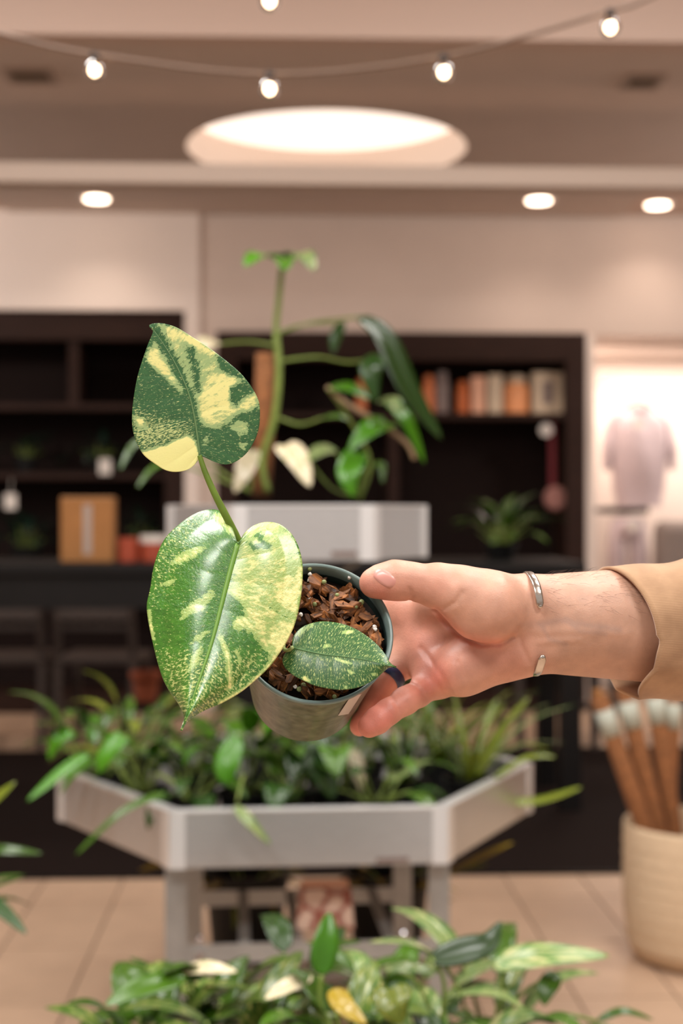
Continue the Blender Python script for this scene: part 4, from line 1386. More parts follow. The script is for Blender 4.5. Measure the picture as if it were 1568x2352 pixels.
for (px, py, kind) in [(712, 1319, 0), (709, 1333, 0), (707, 1360, 0), (700, 1355, 0), (710, 1375, 0), (802, 1327, 0), (722, 1388, 1), (774, 1367, 1), (830, 1383, 1), (818, 1394, 1), (711, 1306, 1),
                       (678, 1578, 0), (687, 1583, 1), (697, 1574, 1), (768, 1600, 1), (862, 1445, 0), (860, 1440, 0), (690, 1412, 0), (744, 1337, 1)]:
    d = (q2w(qpt(px, py, 1.0)) - CAM).normalized()
    c0 = rimw - AXW * (POT_H - SOILZ - 0.0075)
    t_ = (c0 - CAM).dot(AXW) / d.dot(AXW)
    c = CAM + d * t_ - botw
    r = 0.0014 if kind == 0 else 0.0018
    bm = bmesh.new(); bmesh.ops.create_icosphere(bm, subdivisions=2, radius=r * rb_.uniform(0.8, 1.15))
    if kind == 0:
        for v in bm.verts: v.co *= rb_.uniform(0.75, 1.2)
    me = bpy.data.meshes.new('bead'); bm.to_mesh(me); bm.free()
    link_mesh('perlite_grain' if kind == 0 else 'feed_bead', me, M_perl if kind == 0 else M_bead, hp_, smooth=kind == 1, loc=c)


# ---- the three leaves
def dense(poly, n):
    """resample a smooth curve through 2-D points at n even steps"""
    pts = np.array([list(p)[:2] for p in catmull([(x, y, 0) for x, y in poly], 10)])
    L = np.concatenate([[0], np.cumsum(np.linalg.norm(np.diff(pts, axis=0), axis=1))])
    s = np.linspace(0, L[-1], n)
    return np.stack([np.interp(s, L, pts[:, 0]), np.interp(s, L, pts[:, 1])], 1)


def sd_poly(P2, poly):
    """signed distance in pixels, positive inside"""
    poly = np.array(poly, float)
    d = np.full(len(P2), 1e9)
    inside = np.zeros(len(P2), bool)
    n = len(poly)
    for i in range(n):
        a = poly[i]; b_ = poly[(i + 1) % n]
        ab = b_ - a; ap = P2 - a
        t = np.clip((ap @ ab) / (ab @ ab + 1e-9), 0, 1)
        d = np.minimum(d, np.linalg.norm(ap - t[:, None] * ab, axis=1))
        cond = (a[1] > P2[:, 1]) != (b_[1] > P2[:, 1])
        with np.errstate(divide='ignore', invalid='ignore'):
            xi = (b_[0] - a[0]) * (P2[:, 1] - a[1]) / (b_[1] - a[1] + 1e-12) + a[0]
        inside ^= cond & (P2[:, 0] < xi)
    return np.where(inside, d, -d)


def hero_leaf_material(name, green, green2, pale, cream, rough, bump, coat=0.0, wrinkle=0.0):
    m = bpy.data.materials.new(name); m.use_nodes = True
    nt = m.node_tree; b = nt.nodes['Principled BSDF']
    N = nt.nodes.new; Lk = nt.links.new
    av = N('ShaderNodeAttribute'); av.attribute_name = 'vein'
    al = N('ShaderNodeAttribute'); al.attribute_name = 'level'
    asp = N('ShaderNodeAttribute'); asp.attribute_name = 'speck'
    def noise(sx, sy, sc, det, ro=0.55, off=0.0):
        mu = N('ShaderNodeVectorMath'); mu.operation = 'MULTIPLY_ADD'
        mu.inputs[1].default_value = (sx, sy, 1); mu.inputs[2].default_value = (off, off * 0.7, off)
        Lk(av.outputs['Vector'], mu.inputs[0])
        n = N('ShaderNodeTexNoise'); n.inputs['Scale'].default_value = sc; n.inputs['Detail'].default_value = det; n.inputs['Roughness'].default_value = ro
        Lk(mu.outputs[0], n.inputs['Vector'])
        return n.outputs[0]
    def math_(op, a, b_=None, c=None):
        n = N('ShaderNodeMath'); n.operation = op
        for i, v in enumerate((a, b_, c)):
            if v is None: continue
            if isinstance(v, (int, float)): n.inputs[i].default_value = v
            else: Lk(v, n.inputs[i])
        return n.outputs[0]
    nA = noise(1.0, 0.34, 0.13, 6, 0.78)               # ragged patch edges, streaky along veins (pixel units)
    nB = noise(1.0, 0.36, 0.29, 6, 0.75, 31.0)          # fine speckles
    nC = noise(1.0, 0.36, 0.09, 6, 0.75, 77.0)         # soft sage-cream mottling
    lev = math_('ADD', al.outputs['Fac'], math_('MULTIPLY', math_('SUBTRACT', nA, 0.5), 2.3))
    isv = N('ShaderNodeMapRange'); isv.inputs['From Min'].default_value = 0.30; isv.inputs['From Max'].default_value = 0.345
    Lk(lev, isv.inputs['Value'])
    spk = math_('ADD', nB, math_('MULTIPLY', asp.outputs['Fac'], 0.22))
    spr = N('ShaderNodeMapRange'); spr.inputs['From Min'].default_value = 0.69; spr.inputs['From Max'].default_value = 0.73
    Lk(spk, spr.inputs['Value'])
    crm = math_('ADD', al.outputs['Fac'], math_('MULTIPLY', math_('SUBTRACT', nC, 0.5), 1.6))
    crr = N('ShaderNodeMapRange'); crr.inputs['From Min'].default_value = 0.62; crr.inputs['From Max'].default_value = 0.86
    Lk(crm, crr.inputs['Value'])
    def mix(f, a, b_):
        x = N('ShaderNodeMix'); x.data_type = 'RGBA'
        Lk(f, x.inputs[0])
        for i, v in ((6, a), (7, b_)):
            if isinstance(v, tuple): x.inputs[i].default_value = v
            else: Lk(v, x.inputs[i])
        return x.outputs[2]
    gmr = N('ShaderNodeMapRange'); gmr.inputs['From Min'].default_value = 0.35; gmr.inputs['From Max'].default_value = 0.65
    Lk(nC, gmr.inputs['Value'])
    gcol = mix(gmr.outputs[0], srgb(*green), srgb(*green2))
    vcol = mix(crr.outputs[0], srgb(*pale), srgb(*cream))
    gs = mix(spr.outputs[0], gcol, srgb(*[int((a + c) / 2) for a, c in zip(pale, cream)]))
    # faint green specks inside the pale field
    nD = noise(1.0, 0.35, 0.24, 4, 0.7, 123.0)
    dsp = N('ShaderNodeMapRange'); dsp.inputs['From Min'].default_value = 0.66; dsp.inputs['From Max'].default_value = 0.72
    Lk(math_('SUBTRACT', math_('ADD', nD, 0.10), math_('MULTIPLY', math_('MAXIMUM', math_('SUBTRACT', al.outputs['Fac'], 0.5), 0.0), 0.35)), dsp.inputs['Value'])
    vc2 = mix(math_('MULTIPLY', dsp.outputs[0], 0.75), vcol, gcol)
    col = mix(isv.outputs[0], gs, vc2)
    Lk(col, b.inputs['Base Color'])
    b.inputs['Roughness'].default_value = rough
    b.inputs['Coat Weight'].default_value = coat
    b.inputs['Coat Roughness'].default_value = 0.25
    b.inputs['Subsurface Weight'].default_value = 0.12
    b.inputs['Subsurface Radius'].default_value = (0.002, 0.003, 0.001)
    hN = noise(1.0, 0.6, 0.22, 3, 0.6, 9.0)
    hN2 = noise(1.0, 1.0, 0.06, 3, 0.6, 19.0)
    hh = math_('ADD', hN, math_('MULTIPLY', hN2, wrinkle))
    bp_ = N('ShaderNodeBump'); bp_.inputs['Strength'].default_value = bump; bp_.inputs['Distance'].default_value = 0.0012
    Lk(hh, bp_.inputs['Height']); Lk(bp_.outputs[0], b.inputs['Normal'])
    return m


def hero_leaf(label, rightside, leftside, midrib, depth, paints, m, pexp=1.7, NU=150, NW=44, mid_r=(0.0016, 0.0004), mid_m=None, veins=9, vdepth=0.0006, cup=None):
    """right/left outlines run from the leaf base to the tip; rows fan out from the midrib like side veins"""
    mid = dense(midrib, 200)
    root = None
    P2 = []; vein = []; faces = []; cupv = []
    for side, ol in ((1, rightside), (-1, leftside)):
        o = dense(ol, NU)
        base = len(P2)
        for i in range(NU):
            u = i / (NU - 1)
            mu = u ** pexp
            k = mu * 199; k0 = int(min(k, 198)); f = k - k0
            mp_ = mid[k0] * (1 - f) + mid[k0 + 1] * f
            for j in range(NW):
                w = j / (NW - 1)
                # veins bow slightly toward the tip
                p = mp_ * (1 - w) + o[i] * w
                P2.append(p)
                vein.append((u * 430 + (600 if side < 0 else 0), w * np.linalg.norm(o[i] - mp_), 0))
                cupv.append((side, u, w))
        for i in range(NU - 1):
            for j in range(NW - 1):
                a = base + i * NW + j
                q = (a, a + 1, a + NW + 1, a + NW)
                faces.append(q if side > 0 else q[::-1])
    P2 = np.array(P2)
    cupv = np.array(cupv)
    D = depth(P2[:, 0], P2[:, 1])
    if cup is not None:
        D = D + cup(cupv[:, 0], cupv[:, 1], cupv[:, 2])
    s = np.abs(np.sin(np.pi * veins * cupv[:, 1] ** 0.9))
    D = D - vdepth * (s ** 0.6) * np.minimum(1, cupv[:, 2] * 4) * (1 - cupv[:, 2]) ** 0.5
    W = np.stack([(P2[:, 0] - CX) / FPX * D, D, (CY - P2[:, 1]) / FPX * D], 1)
    verts = [q2w(w) - botw for w in W]
    me = bpy.data.meshes.new('leaf')
    me.from_pydata(verts, [], faces)
    lev = np.zeros(len(P2)); spk = np.full(len(P2), 0.25)
    for (kind, val, soft, poly) in paints:
        if poly is None:
            f = np.ones(len(P2))
        else:
            sd = sd_poly(P2, poly)
            f = np.clip(0.5 + sd / (2 * soft), 0, 1)
            f = f * f * (3 - 2 * f)
        if kind == 'L':
            lev = lev * (1 - f) + val * f
        else:
            spk = spk * (1 - f) + val * f
    for nm, arr in (('level', lev), ('speck', spk)):
        at = me.attributes.new(nm, 'FLOAT', 'POINT'); at.data.foreach_set('value', arr.astype(np.float32))
    at = me.attributes.new('vein', 'FLOAT_VECTOR', 'POINT'); at.data.foreach_set('vector', np.array(vein, np.float32).ravel())
    bm = bmesh.new(); bm.from_mesh(me)
    bmesh.ops.remove_doubles(bm, verts=bm.verts, dist=0.00002)
    bm.normal_update()
    # face the blade towards the camera
    if sum(f.normal.dot(F_) for f in bm.faces) > 0:
        bmesh.ops.reverse_faces(bm, faces=bm.faces)
    bm.to_mesh(me); bm.free()
    me.materials.append(m)
    lf = link_mesh('leaf', me, None, hp_, smooth=True)
    md = lf.modifiers.new('thickness', 'SOLIDIFY'); md.thickness = 0.0007; md.offset = -1
    lf['label'] = label
    # raised midrib
    mids = dense(midrib, 40)
    Dm_ = depth(mids[:, 0], mids[:, 1])
    if cup is not None:
        Dm_ = Dm_ + cup(np.ones(40), np.linspace(0, 1, 40) ** (1 / pexp), np.zeros(40))
    pts = [q2w(((x - CX) / FPX * d, d - 0.0001, (CY - y) / FPX * d)) - botw for (x, y), d in zip(mids, Dm_)]
    MB().tube(pts[:-1], [mid_r[0] + (mid_r[1] - mid_r[0]) * i / 38 for i in range(39)], 8).build('midrib', mid_m, lf, smooth=True)
    return lf


M_mid1 = mat('midrib_pale', (104, 138, 88), 0.45)
M_mid2 = mat('midrib_green', (112, 156, 62), 0.4)
M_mid3 = mat('midrib_dark', (84, 124, 72), 0.45)
ML1 = hero_leaf_material('leaf_upper', (48, 92, 52), (58, 108, 60), (160, 186, 124), (240, 236, 156), 0.42, 0.10)
ML2 = hero_leaf_material('leaf_large', (44, 102, 22), (70, 134, 34), (162, 190, 106), (240, 236, 156), 0.30, 0.48, coat=0.8, wrinkle=0.7)
ML3 = hero_leaf_material('leaf_small', (44, 86, 44), (56, 104, 50), (152, 180, 108), (230, 228, 148), 0.36, 0.10)

# upper leaf ------------------------------------------------------
l1_right = [(459, 1050), (463, 1044), (473, 1051), (490, 1060), (515, 1067), (538, 1062), (564, 1043), (583, 1015), (594, 985), (597, 950), (594, 922), (580, 893), (555, 860), (520, 829), (480, 799), (440, 773), (405, 752), (375, 743), (352, 743), (342, 747)]
l1_left = [(458, 1050), (454, 1058), (446, 1068), (430, 1079), (405, 1084), (380, 1080), (355, 1065), (330, 1045), (314, 1018), (305, 988), (303, 958), (306, 920), (314, 872), (326, 830), (340, 790), (350, 766), (350, 754), (342, 747)]
l1_mid = [(459, 1048), (453, 1000), (445, 950), (432, 900), (414, 858), (394, 820), (371, 784), (354, 760), (342, 747)]
l1_paint = [
    ('S', 0.50, 10, None),
    ('L', 0.05, 10, None),
    ('S', 0.98, 30, [(303, 940), (350, 960), (430, 975), (440, 1005), (400, 1015), (330, 1040), (300, 1000)]),
    ('L', 0.58, 14, [(372, 762), (410, 757), (450, 782), (500, 818), (550, 862), (588, 908), (596, 940), (560, 955), (530, 975), (500, 992), (462, 985), (448, 930), (430, 885), (405, 835)]),
    ('L', 0.92, 26, [(458, 955), (466, 905), (490, 860), (520, 850), (560, 880), (585, 915), (570, 935), (520, 945), (480, 972)]),
    ('L', 0.95, 12, [(362, 746), (408, 752), (450, 776), (500, 812), (480, 816), (430, 788), (392, 770)]),
    ('L', 0.60, 10, [(350, 788), (362, 786), (395, 835), (422, 885), (430, 912), (408, 898), (372, 862), (340, 828)]),
    ('L', 0.90, 9, [(345, 800), (358, 808), (400, 868), (372, 858), (338, 830), (336, 815)]),
    ('L', 0.0, 9, [(352, 758), (362, 762), (392, 806), (422, 856), (446, 915), (460, 980), (450, 985), (438, 935), (420, 890), (392, 842), (366, 796)]),
    ('L', 0.10, 10, [(425, 790), (445, 800), (460, 850), (458, 900), (448, 905), (440, 850)]),
    ('L', 0.05, 9, [(508, 820), (535, 840), (556, 866), (530, 862), (505, 850), (500, 832)]),
    ('L', 0.0, 8, [(528, 890), (562, 874), (582, 882), (578, 905), (556, 915), (545, 935), (528, 922)]),
    ('L', 0.0, 12, [(452, 1000), (462, 978), (485, 985), (510, 985), (548, 952), (600, 938), (598, 1000), (570, 1045), (515, 1070), (470, 1052)]),
    ('L', 0.62, 9, [(525, 980), (550, 965), (572, 972), (566, 1000), (545, 996)]),
    ('L', 0.80, 8, [(548, 1024), (566, 1018), (560, 1034)]),
    ('L', 0.55, 8, [(464, 1008), (480, 1000), (478, 1018), (466, 1024)]),
    ('L', 0.95, 10, [(308, 958), (330, 962), (336, 984), (316, 982)]),
    ('L', 1.25, 9, [(322, 1040), (345, 1033), (380, 1024), (405, 1012), (430, 1001), (446, 1012), (456, 1040), (458, 1056), (436, 1084), (400, 1094), (350, 1076), (325, 1052)]),
]
hero_leaf('upright heart-shaped leaf with cream blotch at its lower left', l1_right, l1_left, l1_mid,
          lambda x, y: 0.958 + (1050 - y) * 0.00001 + ((x - 445) / 150) ** 2 * 0.006, l1_paint, ML1, pexp=1.6,
          mid_r=(0.0008, 0.0002), mid_m=M_mid1, veins=8, vdepth=0.0004)

# large leaf ------------------------------------------------------
l2_right = [(547, 1249), (553, 1238), (562, 1223), (582, 1207), (610, 1199), (640, 1203), (665, 1221), (683, 1250), (693, 1285), (695, 1320), (691, 1370), (681, 1420), (668, 1455), (650, 1488), (620, 1530), (585, 1564), (550, 1592), (510, 1615), (470, 1632), (440, 1650), (425, 1665), (416, 1678)]
l2_left = [(546, 1249), (541, 1236), (536, 1214), (526, 1191), (511, 1176), (490, 1170), (465, 1173), (440, 1184), (410, 1205), (380, 1235), (362, 1270), (351, 1310), (345, 1350), (337, 1388), (340, 1425), (349, 1470), (361, 1520), (374, 1560), (390, 1590), (408, 1615), (419, 1636), (423, 1655), (416, 1678)]
l2_mid = [(546, 1250), (535, 1287), (521, 1340), (508, 1392), (496, 1440), (482, 1490), (465, 1541), (448, 1590), (431, 1638), (416, 1678)]
l2_paint = [
    ('S', 0.46, 10, None),
    ('L', 0.0, 10, None),
    ('S', 0.70, 30, [(345, 1240), (420, 1190), (470, 1180), (400, 1330), (345, 1380)]),
    ('S', 0.80, 30, [(360, 1500), (480, 1500), (620, 1500), (560, 1600), (420, 1680)]),
    ('L', 0.66, 14, [(550, 1255), (565, 1222), (600, 1200), (640, 1200), (672, 1225), (694, 1280), (697, 1330), (690, 1390), (672, 1455), (640, 1505), (612, 1520), (600, 1490), (575, 1460), (545, 1450), (520, 1440), (515, 1390), (532, 1310)]),
    ('L', 0.86, 20, [(640, 1350), (690, 1310), (694, 1360), (676, 1440), (640, 1500), (625, 1500), (640, 1430)]),
    ('L', 0.72, 20, [(540, 1350), (580, 1380), (620, 1430), (640, 1470), (610, 1480), (570, 1440), (530, 1420)]),
    ('L', 0.48, 16, [(620, 1395), (660, 1390), (672, 1410), (665, 1430), (640, 1420)]),
    ('L', 0.90, 8, [(556, 1226), (580, 1205), (612, 1196), (650, 1203), (640, 1212), (600, 1212), (575, 1222)]),
    ('L', -0.02, 7, [(566, 1248), (585, 1228), (604, 1222), (604, 1240), (620, 1248), (622, 1264), (598, 1258), (580, 1264)]),
    ('L', 0.70, 6, [(572, 1240), (590, 1232), (598, 1246), (584, 1252)]),
    ('L', -0.25, 9, [(510, 1364), (532, 1370), (558, 1392), (560, 1410), (535, 1422), (526, 1452), (498, 1446)]),
    ('L', -0.10, 10, [(560, 1448), (578, 1458), (590, 1478), (620, 1512), (590, 1560), (540, 1590), (520, 1560), (545, 1500)]),
    ('L', 0.75, 8, [(492, 1180), (512, 1180), (530, 1205), (538, 1232), (525, 1225), (505, 1205), (490, 1195)]),
    ('L', 0.70, 8, [(392, 1300), (400, 1278), (432, 1262), (462, 1252), (475, 1258), (448, 1280), (428, 1290)]),
    ('L', 0.62, 8, [(412, 1425), (420, 1398), (450, 1375), (490, 1354), (494, 1366), (470, 1396), (440, 1410), (425, 1422)]),
    ('L', 0.80, 5, [(368, 1345), (385, 1332), (402, 1331), (396, 1342)]),
    ('L', 0.62, 7, [(432, 1545), (442, 1505), (462, 1482), (470, 1490), (458, 1522)]),
    ('L', 0.60, 6, [(436, 1480), (448, 1462), (470, 1448), (484, 1450), (460, 1470)]),
    ('L', 0.78, 7, [(500, 1462), (512, 1460), (528, 1500), (536, 1570), (530, 1588), (522, 1580), (520, 1520)]),
    ('L', 0.70, 6, [(536, 1492), (546, 1490), (556, 1520), (550, 1530)]),
    ('L', 0.80, 7, [(338, 1400), (346, 1400), (352, 1440), (356, 1470), (348, 1470), (340, 1430)]),
    ('L', 0.85, 6, [(690, 1400), (668, 1462), (640, 1508), (600, 1556), (560, 1590), (500, 1622), (500, 1612), (560, 1578), (620, 1518), (650, 1470)]),
    ('L', 0.60, 5, [(574, 1508), (584, 1500), (578, 1524), (570, 1528)]),
]
hero_leaf('largest heart-shaped leaf, glossy green on one half and cream on the other', l2_right, l2_left, l2_mid,
          lambda x, y: 0.948 - (y - 1247) / 431.0 * 0.052 + 0 * x, l2_paint, ML2, pexp=1.75,
          mid_r=(0.0019, 0.0005), mid_m=M_mid2, veins=7, vdepth=0.0005,
          cup=lambda s, u, w: np.where(s < 0, 0.020, 0.012) * w ** 1.6 * (0.6 + 0.4 * np.sin(np.pi * u)) - 0.003 * np.sin(np.pi * np.minimum(1, w * 1.3)) )

# small leaf ------------------------------------------------------
K = lambda pts: [(560 + x / 4.3556, 1260 + y / 4.3556) for x, y in pts]
l3_right = K([(480, 990), (484, 910), (520, 840), (590, 780), (680, 745), (780, 728), (890, 735), (1010, 760), (1110, 800), (1210, 860), (1300, 930), (1370, 1000), (1430, 1080), (1458, 1135), (1522, 1187)])
l3_left = K([(478, 995), (440, 1022), (405, 1060), (388, 1100), (388, 1145), (420, 1205), (500, 1272), (600, 1324), (700, 1368), (850, 1402), (1000, 1413), (1150, 1387), (1250, 1344), (1330, 1292), (1400, 1232), (1450, 1194), (1522, 1187)])
l3_mid = K([(480, 990), (650, 1030), (800, 1060), (950, 1076), (1100, 1095), (1250, 1120), (1400, 1160), (1522, 1187)])
l3_paint = [('S', 0.64, 10, None), ('L', -0.10, 10, None)]
for poly, v in (([(970, 850), (1010, 812), (1110, 815), (1100, 845), (1040, 862)], 0.75), ([(785, 990), (800, 955), (868, 950), (870, 985), (800, 1002)], 0.55),
                ([(885, 1090), (950, 1095), (1090, 1145), (1080, 1162), (990, 1145), (920, 1120)], 0.75), ([(1005, 1210), (1060, 1210), (1120, 1250), (1070, 1262)], 0.7),
                ([(575, 1290), (610, 1270), (672, 1315), (660, 1342), (600, 1325)], 0.85), ([(1265, 1245), (1330, 1240), (1310, 1280), (1285, 1275)], 0.7),
                ([(500, 880), (560, 800), (660, 752), (720, 745), (700, 775), (620, 815), (550, 880)], 0.55), ([(1000, 1360), (1040, 1370), (1030, 1410), (1000, 1405)], 0.7),
                ([(955, 775), (1020, 770), (1000, 790), (960, 788)], 0.7)):
    l3_paint.append(('L', v, 3, K(poly)))
hero_leaf('smallest leaf, dark green with fine cream speckles, pointing right', l3_right, l3_left, l3_mid,
          lambda x, y: 0.938 + (1500 - y) * 0.00022 + (x - 780) * (-0.00002), l3_paint, ML3, pexp=1.5, NU=110, NW=34,
          mid_r=(0.0006, 0.0002), mid_m=M_mid3, veins=7, vdepth=0.0004,
          cup=lambda s, u, w: 0.007 * w ** 1.5 * np.where(s > 0, 0.4, 1.0))

# petioles and stem base
M_pet = mat('petiole_green', (104, 132, 44), 0.42, noise=0.18, nscale=90)
M_petp = mat('petiole_pale', (160, 176, 110), 0.45, noise=0.12, nscale=90)
MB().tube(catmull([HW(458, 1046, 0.9575), HW(470, 1082, 0.957), (HW(490, 1128, 0.957)), HW(516, 1180, 0.959), HW(548, 1245, 0.965), HW(590, 1340, 0.968), HW(640, 1460, 0.972)], 8),
          [0.0016 + 0.0012 * min(1, i / 30) for i in range(49)], 12).build('petiole', M_pet, hp_, smooth=True)
MB().tube(catmull([HW(546, 1250, 0.9495), HW(552, 1272, 0.957), HW(590, 1370, 0.968), HW(644, 1470, 0.974)], 8), [0.0020 + 0.0006 * i / 24 for i in range(25)], 12).build('petiole', M_petp, hp_, smooth=True)
MB().tube(catmull([HW(671, 1487, 0.9395), HW(662, 1494, 0.945), HW(652, 1490, 0.953), HW(650, 1474, 0.962), HW(656, 1462, 0.968)], 8), [0.0013] * 20 + [0.0018] * 13, 10).build('petiole', M_petp, hp_, smooth=True)
MB().tube(catmull([HW(640, 1440, 0.974), HW(650, 1475, 0.976), HW(658, 1500, 0.978)], 6), [0.0042, 0.0044, 0.0046, 0.0048, 0.005, 0.005, 0.005, 0.005, 0.005, 0.005, 0.0048, 0.0046, 0.0044], 12).build('stem', M_petp, hp_, smooth=True)

# ------------------------------------------------------------------ the hand
def arm_sdf(p):
    """p: (n,3) camera-frame metres (right, depth, up)"""
    def cap(a, b_, ra, rb2, sy=1.0):
        a = qpt(*a); b_ = qpt(*b_)
        q = p.copy(); q[:, 1] = (q[:, 1] - a[1]) / sy + a[1]
        bb = b_.copy(); bb[1] = (bb[1] - a[1]) / sy + a[1]
        ab = bb - a
        pa = q - a
        t = np.clip(pa @ ab / (ab @ ab), 0, 1)
        return np.linalg.norm(pa - t[:, None] * ab, axis=1) - (ra + (rb2 - ra) * t)

    def smin(a, b_, k):
        h = np.clip(0.5 + 0.5 * (b_ - a) / k, 0, 1)
        return b_ * (1 - h) + a * h - k * h * (1 - h)

    def chain(pts, k=0.003):
        d = None
        for (a, b_) in zip(pts[:-1], pts[1:]):
            c = cap(a[:3], b_[:3], a[3], b_[3])
            d = c if d is None else smin(d, c, k)
        return d
    # forearm and wrist: two long bones plus filling
    d = cap((1222, 1396, 1.002), (1720, 1380, 1.05), 0.0228, 0.030)
    d = smin(d, cap((1222, 1474, 1.002), (1720, 1496, 1.05), 0.0212, 0.029), 0.014)
    d = smin(d, cap((1330, 1435, 1.004), (1720, 1440, 1.05), 0.026, 0.036), 0.014)
    # carpal block
    d = smin(d, cap((1210, 1405, 1.000), (1130, 1420, 1.008), 0.0212, 0.021), 0.012)
    d = smin(d, cap((1212, 1470, 1.003), (1120, 1490, 1.010), 0.0205, 0.021), 0.012)
    # metacarpals
    d = smin(d, cap((1150, 1420, 1.014), (930, 1402, 1.056), 0.017, 0.0130), 0.012)
    d = smin(d, cap((1150, 1445, 1.016), (915, 1452, 1.062), 0.017, 0.0130), 0.012)
    d = smin(d, cap((1150, 1475, 1.014), (930, 1508, 1.052), 0.017, 0.0125), 0.012)
    d = smin(d, cap((1150, 1500, 1.008), (1008, 1552, 1.028), 0.0165, 0.0125), 0.010)
    # hypothenar pad
    d = smin(d, cap((1185, 1498, 0.997), (1060, 1540, 1.006), 0.0165, 0.0155), 0.010)
    d = smin(d, cap((1060, 1540, 1.006), (1015, 1552, 1.022), 0.0150, 0.0125), 0.014)
    # pads below the fingers
    d = smin(d, cap((960, 1450, 1.050), (985, 1530, 1.030), 0.0120, 0.0115), 0.014)
    # thumb metacarpal and thenar pad
    th = chain([(1190, 1400, 0.994, 0.0195), (1120, 1392, 0.981, 0.0235), (1055, 1366, 0.979, 0.0185), (1000, 1347, 0.978, 0.0137), (945, 1335, 0.977, 0.0120), (905, 1333, 0.977, 0.0129), (868, 1337, 0.977, 0.0103), (856, 1340, 0.977, 0.0088)], 0.006)
    th = smin(th, cap((1190, 1378, 0.996), (1010, 1336, 0.981), 0.0165, 0.0110), 0.008)
    th = smin(th, cap((1130, 1420, 0.986), (1085, 1418, 0.982), 0.0185, 0.0160), 0.008)
    d = smin(d, th, 0.0065)
    # web between thumb and index
    d = smin(d, cap((1060, 1385, 1.005), (990, 1385, 1.030), 0.014, 0.010), 0.012)
    # fingers
    idx = chain([(930, 1402, 1.056, 0.0125), (868, 1412, 1.076, 0.0100), (818, 1448, 1.082, 0.0088), (778, 1484, 1.079, 0.0078)])
    mid = chain([(915, 1455, 1.062, 0.0128), (852, 1480, 1.085, 0.0102), (806, 1505, 1.084, 0.0088), (768, 1532, 1.079, 0.0078)])
    rng_ = chain([(935, 1508, 1.050, 0.0120), (893, 1556, 1.038, 0.0096), (860, 1612, 1.036, 0.0088), (833, 1658, 1.038, 0.0080), (826, 1668, 1.039, 0.0074)])
    pin = chain([(1010, 1553, 1.026, 0.0112), (960, 1592, 1.010, 0.0098), (930, 1610, 1.000, 0.0096), (890, 1636, 0.990, 0.0089), (866, 1655, 0.985, 0.0091), (848, 1668, 0.982, 0.0080)])
    fing = smin(smin(idx, mid, 0.002), smin(rng_, pin, 0.0015), 0.0015)
    d = smin(d, fing, 0.009)
    # creases, as grooves in the skin
    x2 = np.stack([p[:, 0] / p[:, 1] * FPX + CX, CY - p[:, 2] / p[:, 1] * FPX], 1)

    def groove(poly, depth, wpx, dmax=9.0):
        g = np.full(len(p), 1e9)
        pl_ = np.array(poly, float)
        for a, b_ in zip(pl_[:-1], pl_[1:]):
            ab = b_ - a; ap = x2 - a
            t = np.clip(ap @ ab / (ab @ ab), 0, 1)
            g = np.minimum(g, np.linalg.norm(ap - t[:, None] * ab, axis=1))
        return depth * np.exp(-(g / wpx) ** 2) * (p[:, 1] < dmax)
    d = d + groove([(1000, 1402), (1030, 1438), (1065, 1466), (1105, 1480), (1145, 1478), (1178, 1462)], 0.0020, 7)
    d = d + groove([(968, 1490), (996, 1525), (1022, 1566), (1034, 1592)], 0.0009, 7)
    d = d + groove([(935, 1566), (958, 1578), (978, 1604)], 0.0014, 5, 1.02)
    d = d + groove([(895, 1596), (905, 1612), (918, 1634)], 0.0007, 5, 1.0)
    d = d + groove([(1190, 1445), (1196, 1480), (1215, 1520)], 0.0008, 6, 0.995)
    d = d + groove([(1060, 1362), (1048, 1382), (1020, 1398)], 0.0012, 6, 0.995)
    d = d + groove([(940, 1352), (946, 1368), (940, 1380)], 0.0008, 5, 0.98)
    d = d + groove([(1050, 1520), (1062, 1556)], 0.0006, 6, 1.0)
    # tendons on the inner wrist
    d = d - groove([(1235, 1452), (1320, 1450), (1440, 1455)], 0.0006, 12, 1.0)
    d = d - groove([(1240, 1475), (1330, 1470)], 0.0006, 8, 1.0)
    return d


